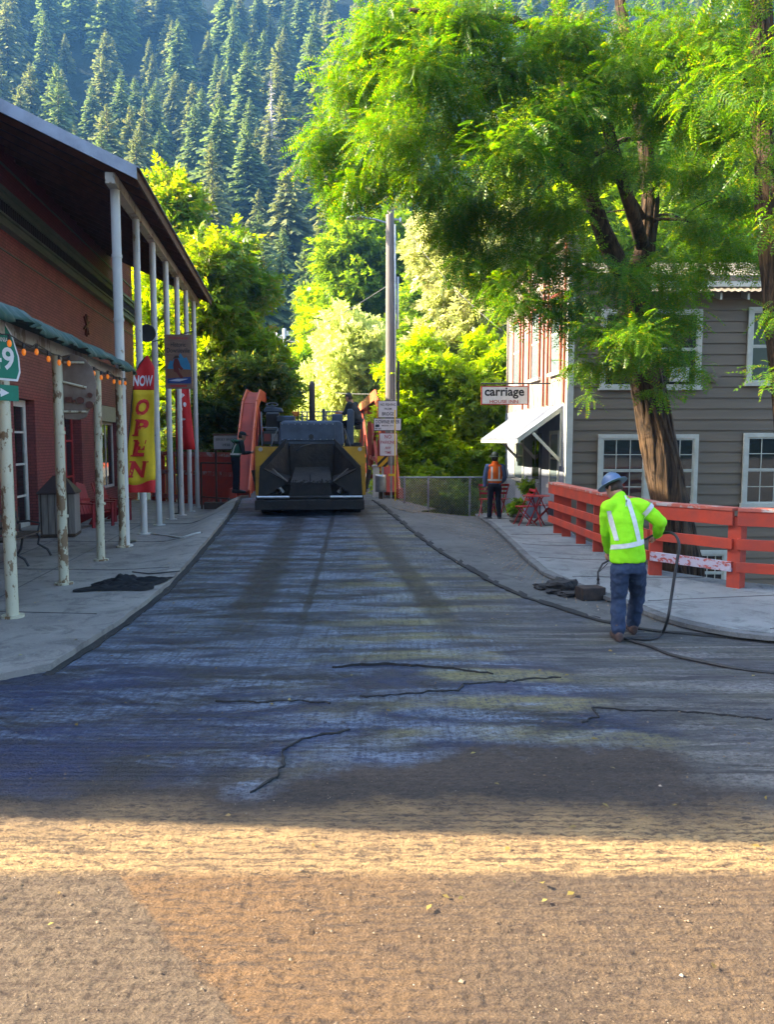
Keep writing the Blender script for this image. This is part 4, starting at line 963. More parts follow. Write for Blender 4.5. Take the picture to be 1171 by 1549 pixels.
P = plate('river_sign', 565.5, 607, 632.5, 651.5, MAT['ink'], [('DOWNIE RIVER', 586.5, 638, 36, 5.5, 'ink'), ('BRIDGE 13-4', 586, 643.8, 17, 2.2, 'ink'), ('49 SIE', 572, 648.4, 10, 2.6, 'ink')], yo=-.01)
m = MB(); m.prism([(xx(568), -.0165, zz(646)), (xx(574), -.0165, zz(646)), (xx(574), -.0165, zz(642)), (xx(568), -.0165, zz(642))], (0, .001, 0)); m.build('emblem', MAT['ink'], P)
plate('no_parking_sign', 574, 601, 655, 690, MAT['text_red'], [('NO', 587, 660.5, 10, 6, 'text_red'), ('PARKING', 587.5, 669, 23, 5, 'text_red'), ('ANY', 587, 677.5, 9, 4, 'text_red'), ('TIME', 587, 684.5, 9.5, 4, 'text_red')])
q = at(579, 740, 23.9)
r0 = empty('object_marker', (q.x, 23.9, h(q.x, 23.9)), 0, 'yellow and black striped marker panel beside a galvanised rail end', 'marker')
zz2 = lambda py: at(579, py, 23.9).z - h(q.x, 23.9); u = 23.9 / FPX; X2 = lambda px: (px - 579) * u
m = MB(); m.box(X2(571), X2(587), 0, .004, zz2(706), zz2(690)); m.build('panel', MAT['hazard_yellow'], r0)
m = MB()
for a in (0, 9): m.add([(X2(571), -.002, zz2(706 - a * .55)), (X2(571), -.002, zz2(700.5 - a * .55)), (X2(571 + (11 if a == 0 else 15.9)), -.002, zz2(690)), (X2(571 + (15.9 if a == 0 else 16)), -.002, zz2(690 if a == 0 else 690.1))] if a == 0 else [(X2(578), -.002, zz2(706)), (X2(583), -.002, zz2(706)), (X2(587), -.002, zz2(702)), (X2(587), -.002, zz2(697))], [(0, 1, 2, 3)])
m.build('stripe', MAT['ink'], r0)
m = MB(); m.box(-.03, .03, .01, .06, -.1, zz2(690)); m.build('post', MAT['steel'], r0)
q = at(576, 738, 23.6); r0 = empty('rail_terminal', (q.x, 23.6, h(q.x, 23.6)), 0, 'curved galvanised guard rail end on a dark post below the striped marker', 'guard rail')
m = MB(); rr = []
for i in range(13):
    a = R(-100 + i * 15); rr.append([(.17 * math.sin(a), .1 - .17 * math.cos(a), z) for z in (.22, .30, .36, .44, .52, .58, .66, .74)])
m.sheet(rr); o = m.build('rail_end', MAT['steel'], r0, smooth=True); sd = o.modifiers.new('s', 'SOLIDIFY'); sd.thickness = .006
m = MB(); m.box(-.06, .06, .05, .17, -.2, .72); m.build('post', MAT['dark_wood'], r0)
q = at(598, 742, 23.4); r0 = empty('yellow_stake', (q.x, 23.4, h(q.x, 23.4)), 0, 'thin yellow snow stake with a short cross bar in front of the signs', 'stake')
m = MB(); z1 = at(598, 620, 23.4).z - h(q.x, 23.4); m.tube([(0, 0, 0), (-.01, 0, z1)], .018, 8); m.build('stake', MAT['pole_yellow'], r0)
m = MB(); m.box(-.2, 0, -.01, .01, .75, .82); m.build('cross_bar', MAT['pole_yellow'], r0)
q = at(569, 712, 24.6); r0 = empty('white_bollard', (q.x, 24.6, h(q.x, 24.6)), 0, 'short white spotted post at the right end of the bridge', 'bollard')
m = MB(); m.box(-.1, .1, -.1, .1, -.1, .95); m.build('post', MAT['white_paint'], r0, bevel=.01)
m = MB(); m.box(-.13, .13, -.13, .13, .95, .99); m.build('cap', MAT['white_paint'], r0, bevel=.006)
# ---------------------------------------------------------------- chain link fence
r0 = empty('chain_link_fence', (at(648, 775, 22.9).x, 22.9, h(1.3, 22.9)), 0, 'low chain link fence on pipe posts across the end of the apron', 'fence'); I = inv(r0)
a, b = at(603, 760, 22.9), at(780, 760, 22.9)
zt, zb_ = at(650, 722, 22.9).z, at(650, 777, 22.9).z
for px in (612, 648, 711, 760):
    m = MB(I); q = at(px, 740, 22.9); m.tube([(q.x, 22.9, zb_ - .3), (q.x, 22.9, zt + .03)], .03, 8); m.build('post', MAT['steel'], r0)
m = MB(I); m.tube([(a.x, 22.9, zt), (b.x, 22.9, zt)], .022, 8); m.build('top_rail', MAT['steel'], r0)
m = MB(I); st = .075; H_ = zt - zb_ + .04; x = a.x - H_
while x < b.x:
    for sg in (1, -1):
        x0, x1 = (x, x + H_) if sg > 0 else (x + H_, x); t0 = 0; t1 = 1
        P = []
        for t in (0, 1): P.append((lerp(x0, x1, t), lerp(zb_ - .03, zt, t)))
        # clip to the fence span
        (xa, za_), (xb, zb2) = P
        ts = sorted([(a.x - xa) / (xb - xa), (b.x - xa) / (xb - xa)]); lo = max(0, ts[0]); hi = min(1, ts[1])
        if hi > lo: m.tube([(lerp(xa, xb, lo), 22.9 + .004 * sg, lerp(za_, zb2, lo)), (lerp(xa, xb, hi), 22.9 + .004 * sg, lerp(za_, zb2, hi))], .0045, 3, False)
    x += st
m.build('mesh', MAT['steel'], r0)
# ---------------------------------------------------------------- asphalt lumps by the kerb
def lump(name, cx, cy, w, hh, dd, mt, label, cat, rz=0):
    p = hit(cx, cy, .03); bm = bmesh.new(); bmesh.ops.create_cube(bm, size=1); bmesh.ops.subdivide_edges(bm, edges=bm.edges, cuts=5, use_grid_fill=True)
    for v in bm.verts:
        n = mnoise.noise_vector(v.co * 2.3 + Vector((cx, cy, 0))) * .22; v.co = v.co.lerp(v.co.normalized() * .6, .35) + n
        v.co = Vector((v.co.x * w, v.co.y * dd, (v.co.z + .42) * hh))
    me = bpy.data.meshes.new(name); bm.to_mesh(me); bm.free(); me.materials.append(mt); o = bpy.data.objects.new(name, me); COL.objects.link(o)
    o.location = p; o.rotation_euler = (0, 0, R(rz)); return tag(o, label, cat)
lm = simple('old_asphalt_chunk', (.045, .04, .036), (.022, .02, .02), 12, .9, .9, 25, dist=.02)
lump('asphalt_lump', 822, 890, .22, .07, .2, lm, 'flat broken asphalt lump, leftmost by the right kerb', 'rubble', 20)
lump('asphalt_lump', 850, 893, .34, .17, .3, lm, 'pointed broken asphalt lump in the middle of the rubble', 'rubble', 50)
lump('asphalt_lump', 866, 901, .30, .06, .2, lm, 'low asphalt lump lying in front of the pointed one', 'rubble', 10)
lump('asphalt_lump', 838, 896, .18, .05, .2, lm, 'small asphalt lump between the flat one and the pointed one', 'rubble', 80)
p = hit(893, 906, .02); m = MB(Matrix.Translation((p.x, p.y, p.z)) @ Matrix.Rotation(R(14), 4, 'Z')); m.box(-.17, .17, -.12, .12, 0, .17)
o = m.build('tar_block', simple('tarry_wood', (.05, .03, .02), (.014, .012, .012), 7, .8, .6, 20), bevel=.012); tag(o, 'dark tarry block beside the sprayer nozzle at the kerb', 'block')
# ---------------------------------------------------------------- bridge: inclined end posts, top chords, verticals, railing
def line_pt(px1, py1, Y1, px2, py2, Y2, t): return at(px1, py1, Y1).lerp(at(px2, py2, Y2), t)
bz = h(-2, 24.3)
r0 = empty('bridge', (-2.3, 24.4, bz), 0, 'red painted steel arch truss bridge at the end of the street behind the paver', 'bridge'); I = inv(r0)
MAT['bridge_edge'] = simple('bridge_edge', (.66, .15, .055), (.5, .10, .04), 2, .5, .1)
BD = Vector((-.075, 1, 0))
def bp(xs, y, z): return Vector((xs + BD.x * (y - 24.4), y, bz + z))
m = MB(I); m.prism([bp(-4.9, 24.3, -.02), bp(.25, 24.3, -.02), bp(.25, 66, -.02), bp(-4.9, 66, -.02)], (0, 0, -.6)); m.build('deck', MAT['apron'], r0)
for side, x0 in (('l', -4.45), ('r', .10)):
    o = -1 if side == 'l' else 1
    prof = [(24.5, .1), (26.4, 2.0), (27.6, 2.95), (29.0, 3.4), (36, 3.45), (44, 3.5), (52, 3.45), (58, 3.3), (63, .3)]
    P = [bp(x0 + o * .05, y, z) for y, z in prof]
    m = MB(I)
    for a, b in zip(P, P[1:]): m.beam(a, b, .40, .16)
    m.build('arch_chord', MAT['bridge_red'], r0, bevel=.01)
    m = MB(I)
    for a, b in zip(P, P[1:]):
        for s_ in (-.24, .24): m.beam(a + Vector((s_, 0, .0)), b + Vector((s_, 0, .0)), .05, .38)
    m.build('flange', MAT['bridge_edge'], r0)
    for i in range(1, 8):
        m = MB(I); y, z = prof[i]; m.beam(bp(x0, y, 0), bp(x0, y, z), .22, .22, (0, 1, 0)); m.build('hanger', MAT['bridge_red'], r0)
        y2, z2 = prof[i + 1] if i < 4 else prof[i - 1]
        m = MB(I); m.beam(bp(x0, y, z), bp(x0, y2, .1), .12, .12, (0, 1, 0)); m.build('diagonal', MAT['bridge_red'], r0)
    for z in (.55, 1.0):
        m = MB(I); m.beam(bp(x0, 26.0, z), bp(x0, 62, z), .08, .16); m.build('rail', MAT['bridge_red'], r0)
    m = MB(I); m.beam(bp(x0 + o * .3, 24.3, .12), bp(x0 + o * .3, 64, .12), .2, .3); m.build('floor_beam', MAT['bridge_red'], r0)
# ---------------------------------------------------------------- red footway fence closing the left sidewalk
r0 = empty('footway_fence', (-9.0, 31.0, -.25), 0, 'long red timber fence closing the far end of the left sidewalk', 'fence'); I = inv(r0)
Yf = 31.0; zt, zb_ = at(300, 684, Yf).z, at(300, 757, Yf).z
xa, xb = at(228, 700, Yf).x, at(362, 700, 27.5).x
fp = lambda t: Vector((lerp(xa, xb, t), lerp(31.2, 27.6, t), 0))
ztt = lambda t: at(300, 684, 30).z; zbb = zb_ - .02
for i in range(9):
    m = MB(I); p = fp(i / 8); m.box(p.x - .08, p.x + .08, p.y - .08, p.y + .08, zbb - .6, ztt(0)); m.build('post', MAT['red_wood'], r0)
for z in (ztt(0) - .06, ztt(0) - .75, zbb + .25):
    m = MB(I); a, b = fp(0), fp(1); m.beam((a.x, a.y - .1, z), (b.x, b.y - .1, z), .06, .16); m.build('rail', MAT['red_top'], r0)
m = MB(I)
k = .36
while k < 1.0:
    p = fp(k); m.box(p.x - .14, p.x + .14, p.y - .04, p.y - .01, zbb - .1, ztt(0) - .15); k += .055
m.build('boarding', MAT['red_wood'], r0)
k = 0.02
while k < .35:
    m = MB(I); p = fp(k); m.box(p.x - .03, p.x + .03, p.y - .04, p.y - .01, zbb - .05, ztt(0) - .15); m.build('baluster', MAT['red_wood'], r0); k += .042
# handrail and bridge name board
q = at(305, 765, 27.0); r0 = empty('pipe_handrail', (q.x, 27.0, h(q.x, 27) + .07), 0, 'low rusty pipe handrail in front of the red fence at the bridge end', 'handrail'); I = inv(r0)
za = at(305, 700, 27).z; zb2 = h(q.x, 27) + .05; e = at(357, 700, 25.0)
m = MB(I); m.tube([(q.x, 27, zb2), (q.x, 27, za)], .035, 8); m.build('post', MAT['rust'], r0)
m = MB(I); m.tube([(q.x, 27, za), (e.x, 25.4, za + .02)], .03, 8); m.build('rail', MAT['rust'], r0)
m = MB(I); m.tube([(e.x, 25.4, zb2), (e.x, 25.4, za + .02)], .035, 8); m.build('post', MAT['rust'], r0)
m = MB(I); m.tube([(q.x, 27, zb2 + .45), (e.x, 25.4, zb2 + .47)], .025, 8); m.build('rail', MAT['rust'], r0)
Y = 26.2; q = at(343, 668, Y); r0 = empty('bridge_name_board', (q.x, Y, h(q.x, Y)), 0, 'grey Jersey Bridge 1938 board on a dark frame left of the paver', 'sign')
u = Y / FPX; zc = q.z - h(q.x, Y)
m = MB(); m.box(-20 * u, 17 * u, 0, .04, zc - 11 * u, zc + 9 * u); m.build('board', flat('board_grey', (.26, .25, .24)), r0)
m = MB(); m.box(-21 * u, 18 * u, -.02, .06, zc + 9.2 * u, zc + 12 * u); m.box(-21 * u, 18 * u, -.02, .06, zc - 13 * u, zc - 11.2 * u); m.build('frame', MAT['rust'], r0)
for x in (-18 * u, 15 * u): m = MB(); m.box(x - .03, x + .03, .05, .11, -.2, zc + .1); m.build('leg', MAT['rust'], r0)
text('lettering', 'JERSEY BRIDGE', MAT['ink'], r0, TM(-.02, -.004, zc + .06), 33 * u, 4.5 * u, .01)
text('lettering', '1938', MAT['ink'], r0, TM(-.02, -.004, zc - .11), 11 * u, 4 * u, .01)
m = MB(I if False else None); p = hit(328, 748, 0.1)
q = at(330, 745, 25.6); r0 = empty('timber_sill', (q.x, 25.6, h(q.x, 25.6) + .05), 0, 'low dark timber baulk lying across the sidewalk end', 'timber')
m = MB(); m.box(-.45, .62, -.12, .12, 0, .22); m.build('baulk', MAT['dark_wood'], r0, bevel=.015)
# ---------------------------------------------------------------- asphalt paver
YP = 19.3; C0 = at(470, 770, YP); zg = h(C0.x, YP) 
pv = empty('asphalt_paver', (C0.x, YP, zg), R(3.5), 'yellow and dark grey asphalt paver with a raised black hopper facing the viewer', 'paver')
k = YP / FPX
def PX(px): return (px - 470) * k
def PZ(py): return max(0, (771 - py) * k * 1.0)
yel = simple('paver_yellow', (.50, .27, .02), (.28, .14, .02), 3, .5, .2, 20, lo=.45, hi=.75)
gry = simple('cowl_blue_grey', (.075, .105, .155), (.04, .055, .08), 2, .5, .2)
blk = simple('tarred_steel', (.012, .011, .011), (.035, .026, .02), 4, .7, .5, 18, lo=.45, hi=.8)
hop = simple('hopper_inside', (.040, .030, .022), (.014, .012, .011), 3, .7, .6, 14, dist=.03)
m = MB(); m.box(PX(388), PX(551), -.35, .05, PZ(762), PZ(747)); m.box(PX(389), PX(550), -.25, .10, PZ(746), PZ(742)); m.build('push_beam', blk, pv, bevel=.02)
m = MB()
for a, b in ((391, 439), (500, 548)): m.tube([(PX(a), -.30, PZ(743)), (PX(b), -.30, PZ(743))], .035, 12)
m.build('push_rollers', MAT['steel'], pv, smooth='auto')
for a, b in ((393, 425), (515, 547)):
    m = MB(); n = 10; prof = [(.0, .10), (-.10, .25), (-.05, .48), (.25, .62), (2.6, .62), (2.9, .35), (2.7, .05), (.2, .0)]
    m.prism([(PX(a), y + .25, z) for y, z in prof], (PX(b) - PX(a), 0, 0)); m.build('crawler_track', MAT['rubber'], pv, bevel=.03)
m = MB(); m.box(PX(400), PX(541), .3, 2.4, .25, PZ(726)); m.build('frame', blk, pv)
# hopper: floor, back plate, folded wings
Zb, Zt = PZ(722), PZ(656)
m = MB()
m.add([(PX(440), .10, PZ(722)), (PX(502), .10, PZ(722)), (PX(498), 1.0, PZ(700)), (PX(444), 1.0, PZ(700))], [(0, 1, 2, 3)])
m.box(PX(436), PX(504), .98, 1.03, PZ(722), PZ(664))
m.build('hopper_back', hop, pv)
for sg in (-1, 1):
    e = lambda px: PX(470 + sg * (px - 470))
    m = MB()                                       # tilted wing plate
    a, b, c, d = Vector((e(506), .05, PZ(722))), Vector((e(504), 1.05, PZ(716))), Vector((e(508), 1.05, PZ(662))), Vector((e(545), .0, PZ(700)))
    m.add([a, d, Vector((e(539), .1, PZ(690))), c, b], [(0, 1, 2, 3, 4)])
    o = m.build('hopper_wing', hop, pv); sd = o.modifiers.new('s', 'SOLIDIFY'); sd.thickness = .03
    m = MB(); m.prism([(e(505.5), -.06, PZ(657)), (e(512), -.06, PZ(664)), (e(546), -.06, PZ(700)), (e(548.5), -.06, PZ(742)), (e(536), -.06, PZ(742)), (e(505), -.06, PZ(722)), (e(541), -.06, PZ(703)), (e(509), -.06, PZ(668))], (0, .06, 0)); m.build('wing_edge', blk, pv)
    m = MB(); m.beam((e(505), -.04, PZ(720)), (e(527), -.04, PZ(701)), .02, .12, (0, 1, 0)); m.build('wing_lip', simple('worn_steel', (.16, .14, .12), (.08, .07, .06), 6, .5), pv) 
    m = MB(); m.tube([(e(506), .06, PZ(657)), (e(546), .1, PZ(699))], .022, 8); m.build('wing_rim', blk, pv)
    m = MB(); m.prism([(e(551.5), .12, PZ(742)), (e(551.5), .12, PZ(668)), (e(513), .12, PZ(668)), (e(546.5), .12, PZ(701)), (e(549), .12, PZ(742))], (0, .10, 0)); m.build('side_panel', yel, pv)
    m = MB(); m.box(min(e(498), e(550)), max(e(498), e(550)), 1.07, 1.12, PZ(742), PZ(667)); m.build('hopper_side', hop, pv)
    m = MB(); m.box(e(550.9) if sg > 0 else e(550.9) - .05, e(550.9) + .05 if sg > 0 else e(550.9), .2, 2.6, PZ(742), PZ(668)); m.build('side_plate', yel, pv)
    m = MB(); m.tube([(e(528), .12, PZ(716)), (e(512), .14, PZ(738))], .05, 8); m.build('ram', MAT['steel'], pv)
m = MB(); m.prism([(PX(441), -.02, PZ(722)), (PX(499), -.02, PZ(722)), (PX(503), -.02, PZ(742)), (PX(437), -.02, PZ(742))], (0, .05, 0)); m.build('apron_plate', blk, pv, bevel=.01)
m = MB(); m.box(PX(468.5), PX(470.5), -.03, .0, PZ(722), PZ(710)); m.build('divider', blk, pv)
# engine cowl
m = MB(); m.prism([(PX(417), 1.05, PZ(667)), (PX(522), 1.05, PZ(667)), (PX(520), 1.05, PZ(631)), (PX(514), 1.05, PZ(627.5)), (PX(426), 1.05, PZ(627.5)), (PX(420), 1.05, PZ(631))], (0, 2.2, 0)); m.build('engine_cowl', gry, pv, bevel=.04)
m = MB(); m.box(PX(421), PX(507), 1.0, 1.045, PZ(659), PZ(631)); m.build('cowl_panel', gry, pv, bevel=.012)
m = MB(); m.tube([(PX(469.5), .96, PZ(652.5)), (PX(469.5), 1.0, PZ(652.5))], .062, 18); m.build('filler_port', MAT['black'], pv, smooth='auto')
m = MB(); m.tube([(PX(469.5), 1.9, PZ(628)), (PX(469.5), 1.9, PZ(575)), (PX(469.5), 1.96, PZ(568)), (PX(469.5), 2.1, PZ(565))], [.08, .08, .08, .075], 16); m.tube([(PX(469.5), 1.9, PZ(629)), (PX(469.5), 1.9, PZ(624))], .12, 16); m.build('exhaust_stack', simple('exhaust', (.035, .025, .02), (.02, .016, .014), 5, .6), pv, smooth='auto')
m = MB(); m.box(PX(410), PX(440), 2.0, 2.5, PZ(628), PZ(618)); m.build('cowl_box', gry, pv, bevel=.03)
m = MB(); m.box(PX(502), PX(520), 1.9, 2.5, PZ(628), PZ(615)); m.build('cowl_box', gry, pv, bevel=.03)
m = MB(); m.tube([(PX(447), 1.8, PZ(600)), (PX(447), 1.8, PZ(628))], .012, 6); m.build('aerial', MAT['black'], pv)
m = MB()
for px in (452, 460, 487, 492): m.tube([(PX(px), 2.4, PZ(630)), (PX(px), 2.4, PZ(611))], .02, 6)
m.tube([(PX(449), 2.4, PZ(611)), (PX(520), 2.4, PZ(610))], .022, 6); m.tube([(PX(449), 2.4, PZ(618)), (PX(520), 2.4, PZ(617))], .016, 6); m.build('guard_frame', flat('frame_grey', (.20, .22, .25)), pv)
m = MB(); m.box(PX(486), PX(491), 1.7, 1.9, PZ(628), PZ(607)); m.build('air_intake', gry, pv, bevel=.02)
# left operator station
m = MB(); m.box(PX(391), PX(417), 1.4, 1.9, PZ(665), PZ(644)); o = m.build('control_panel', flat('panel_dark', (.04, .04, .042)), pv, bevel=.01)
m = MB(); m.box(PX(393), PX(403), 1.392, 1.399, PZ(660), PZ(648)); m.build('label_plate', flat('label_red', (.25, .05, .04)), o)
m = MB(); m.box(PX(405), PX(415), 1.392, 1.399, PZ(660), PZ(648)); m.build('label_plate', flat('label_grey', (.25, .24, .24)), o)
m = MB(); m.box(PX(391), PX(414), 2.3, 2.45, PZ(643), PZ(612)); m.box(PX(392), PX(413), 1.9, 2.4, PZ(645), PZ(639)); m.build('seat', MAT['black'], pv, bevel=.04)
m = MB(); m.prism([(PX(390), 1.7, PZ(612)), (PX(422), 1.7, PZ(612)), (PX(420), 1.7, PZ(606)), (PX(394), 1.7, PZ(604))], (0, .4, 0)); m.build('console', gry, pv, bevel=.02)
P = [(PX(405) + .15 * math.cos(a), 1.65 + .06 * math.sin(a), PZ(601) + .05 * math.sin(a)) for a in [i * math.pi / 8 for i in range(17)]]
m = MB(); m.tube(P, .018, 6); m.tube([(PX(405), 1.68, PZ(601)), (PX(405), 1.8, PZ(608))], .03, 6); m.build('steering_wheel', MAT['black'], pv)
m = MB(); m.tube([(PX(391), 1.35, PZ(638)), (PX(414), 1.35, PZ(638)), (PX(417), 1.35, PZ(645))], .014, 6); m.tube([(PX(389), 1.5, PZ(668)), (PX(388), 1.5, PZ(612))], .02, 6); m.build('grab_rail', MAT['frame_grey'], pv)
# right operator station
m = MB(); m.prism([(PX(525), 1.2, PZ(666)), (PX(537), 1.2, PZ(666)), (PX(538), 1.2, PZ(612)), (PX(534), 1.2, PZ(608)), (PX(527), 1.2, PZ(609))], (0, .3, 0)); m.build('control_console', gry, pv, bevel=.02)
m = MB(); m.box(PX(523), PX(549), 1.3, 2.6, PZ(667), PZ(662)); m.build('step', MAT['black'], pv)
m = MB(); m.box(PX(540), PX(552), 2.3, 2.5, PZ(640), PZ(612)); m.build('seat', MAT['black'], pv, bevel=.04)
m = MB(); m.tube([(PX(550), 1.2, PZ(668)), (PX(551), 1.2, PZ(630)), (PX(554), 1.3, PZ(622)), (PX(553), 1.3, PZ(612))], .018, 6); m.build('grab_rail', MAT['black'], pv)
for a, b in ((432, 446), (506, 520)):
    m = MB(); m.prism([(PX(a), 2.8, PZ(609)), (PX(b), 2.8, PZ(609)), (PX(b - 2), 2.8, PZ(617)), (PX(a + 4), 2.8, PZ(617))], (0, .3, 0)); m.build('orange_hood', flat('hood_orange', (.65, .20, .02)), pv, bevel=.02)
for sg, pxs in ((-1, (385, 381)), (1, (556, 559))):
    m = MB(); m.tube([(PX(pxs[0]), .9, PZ(740)), (PX(pxs[1]), 1.2, PZ(700)), (PX(pxs[0]), 1.5, PZ(650))], .02, 6); m.tube([(PX(pxs[0]), .8, PZ(735)), (PX(pxs[0]) + sg * .1, .8, PZ(705))], .05, 8); m.build('side_arm', blk, pv)
m = MB()
for i in range(9):
    for px, py in ((424 + i * 10, 633), (424 + i * 10, 657)): m.ball((PX(px), .998, PZ(py)), .012, 6, 4)
m.build('bolts', MAT['steel'], pv)
for P in (((418, 640, .9), (412, 655, .7), (408, 672, .3), (398, 700, .1), (396, 735, .0)), ((522, 640, .9), (528, 658, .7), (533, 675, .3), (542, 704, .1), (545, 738, .0)), ((386, 700, .5), (382, 715, .6), (385, 735, .4)), ((470, 664, .95), (455, 668, .9), (446, 676, .85))):
    m = MB(); m.tube([(PX(a), d, PZ(b)) for a, b, d in P], .018, 6); m.build('hydraulic_hose', MAT['rubber'], pv, smooth=True)
V_ = MB()
for i in range(420):
    a, b = random.uniform(394, 546), random.choice((random.uniform(718, 742), random.uniform(742, 762), random.gauss(722, 3)))
    V_.ball((PX(a), random.uniform(-.37, -.33) if b > 746 else random.uniform(-.05, .0), PZ(b)), (random.uniform(.01, .035), .012, random.uniform(.008, .025)), 5, 3)
tag(V_.build('asphalt_crust', blk, pv), kind='stuff')
for px in (395, 545):
    m = MB(); m.tube([(PX(px), .05, PZ(672)), (PX(px), .10, PZ(672))], .05, 12); m.build('lamp', MAT['steel'], pv, smooth='auto')
m = MB(); m.box(PX(383), PX(556), 2.9, 3.5, .12, .55); m.build('screed', blk, pv, bevel=.02)
# ---------------------------------------------------------------- people
def fuse(mb, name, mat, parent, vox, smooth=3, wr=None, kind=None):
    me = bpy.data.meshes.new(name); me.from_pydata([tuple(v) for v in mb.V], [], mb.F)
    bm = bmesh.new(); bm.from_mesh(me); bmesh.ops.recalc_face_normals(bm, faces=bm.faces); bm.to_mesh(me); bm.free()
    o = bpy.data.objects.new(name, me); COL.objects.link(o)
    r_ = o.modifiers.new('r', 'REMESH'); r_.mode = 'VOXEL'; r_.voxel_size = vox; r_.use_smooth_shade = True
    s_ = o.modifiers.new('s', 'SMOOTH'); s_.factor = .6; s_.iterations = smooth
    if wr:
        tx = bpy.data.textures.new('folds', 'CLOUDS'); tx.noise_scale = wr[1]; tx.noise_depth = 2
        d = o.modifiers.new('d', 'DISPLACE'); d.texture = tx; d.strength = wr[0]; d.mid_level = .5; d.texture_coords = 'GLOBAL'
    bpy.context.view_layer.update()
    m2 = bpy.data.meshes.new_from_object(o.evaluated_get(bpy.context.evaluated_depsgraph_get()))
    bpy.data.objects.remove(o); m2.materials.clear(); m2.materials.append(mat); m2.name = name
    for p in m2.polygons: p.use_smooth = True
    o = bpy.data.objects.new(name, m2); COL.objects.link(o); o.parent = parent; return o
SKIN = NT('skin'); bb_ = SKIN.bsdf(SKIN.mix(SKIN.noise(8, 3), (.42, .22, .15), (.36, .17, .11)), .5, 0, .4); MAT['skin'] = SKIN.m
def cloth(name, c, c2=None, rough=.85): return simple(name, c, c2 or tuple(x * .8 for x in c), 6, rough, .25, 120, spec=.2)
def limb(mb, P, rad, n=14):
    P = [Vector(p) for p in P]; Q = [P[0]]; RR = [rad[0]]
    for i in range(len(P) - 1):
        for t in (.33, .66, 1.0): Q.append(P[i].lerp(P[i + 1], t)); RR.append(lerp(rad[i], rad[i + 1], t))
    mb.tube(Q, RR, n)
    for p, r in zip(P, rad): mb.ball(p, r * .98, 12, 8)
def torso(mb, pel, wai, che, nkb, side, fwd, sc, w=(.165, .150, .185, .10), d=(.115, .105, .125, .075)):
    side, fwd = Vector(side), Vector(fwd)
    R_ = []
    P = [pel - Vector((0, 0, .08 * sc)), pel, wai, wai.lerp(che, .5), che, che.lerp(nkb, .6), nkb]
    ws = [w[0] * .85, w[0], w[1], (w[1] + w[2]) / 2, w[2], w[2] * .82, w[3] * .8]; ds = [d[0] * .8, d[0], d[1], (d[1] + d[2]) / 2, d[2], d[2] * .8, d[3]]
    for p, a, b in zip(P, ws, ds): R_.append((p, side * a * sc, fwd * b * sc))
    mb.loft(R_, 24)
def head(mb, nkb, hc, face, up, sc):
    face, up = Vector(face).normalized(), Vector(up).normalized(); face = (face - up * face.dot(up)).normalized(); sd = face.cross(up)
    mb.tube([nkb, nkb.lerp(hc, .5), hc - up * .04 * sc], [.06 * sc, .056 * sc, .06 * sc], 14)
    R_ = []
    for z, a, b, f in ((-.125, .028, .03, .045), (-.105, .048, .055, .035), (-.07, .062, .078, .02), (-.03, .071, .09, .008), (.02, .076, .097, 0), (.06, .073, .093, -.004), (.095, .055, .07, -.006), (.118, .025, .035, -.006)):
        R_.append((hc + (up * z + face * f) * sc, sd * a * sc, face * b * sc))
    mb.loft(R_, 20)
    mb.loft([(hc + (face * .095 + up * .02) * sc, sd * .008 * sc, up * .006 * sc), (hc + (face * .103 - up * .01) * sc, sd * .013 * sc, up * .012 * sc), (hc + (face * .115 - up * .03) * sc, sd * .017 * sc, up * .012 * sc), (hc + (face * .09 - up * .04) * sc, sd * .016 * sc, up * .008 * sc)], 8)
    for s_ in (-1, 1): mb.ball(hc + (sd * .078 * s_ - up * .015) * sc, (.012 * sc, .02 * sc, .032 * sc), 8, 6)
    mb.loft([(hc + (face * .088 - up * .072) * sc, sd * .03 * sc, up * .008 * sc), (hc + (face * .104 - up * .072) * sc, sd * .02 * sc, up * .007 * sc)], 10)
    return sd
def hand(mb, wr, d, palm_n, sc, curl=.6, thumb=1):
    d = Vector(d).normalized(); n = Vector(palm_n); n = (n - d * n.dot(d)).normalized(); s_ = d.cross(n)
    mb.loft([(wr, s_ * .028 * sc, n * .021 * sc), (wr + d * .03 * sc, s_ * .037 * sc, n * .018 * sc), (wr + d * .085 * sc, s_ * .042 * sc, n * .015 * sc)], 12)
    for i, (o, L_) in enumerate(((-.031, .068), (-.0105, .080), (.0105, .075), (.031, .058))):
        p = wr + (d * .082 + s_ * o) * sc; q = d; P = [p]
        for j in range(3):
            a = curl * (.5 + .5 * j); dd = (d * math.cos(a * (j + 1) * .8) + n * math.sin(a * (j + 1) * .8)).normalized(); p = p + dd * L_ / 3 * sc * 1.05; P.append(p)
        mb.tube(P, [.0095 * sc, .009 * sc, .0085 * sc, .007 * sc], 8)
    p = wr + (d * .03 + s_ * .032 * thumb) * sc
    mb.tube([p, p + (s_ * .025 * thumb + d * .025 + n * .012) * sc, p + (s_ * .030 * thumb + d * .050 + n * .028) * sc], [.012 * sc, .011 * sc, .008 * sc], 8)
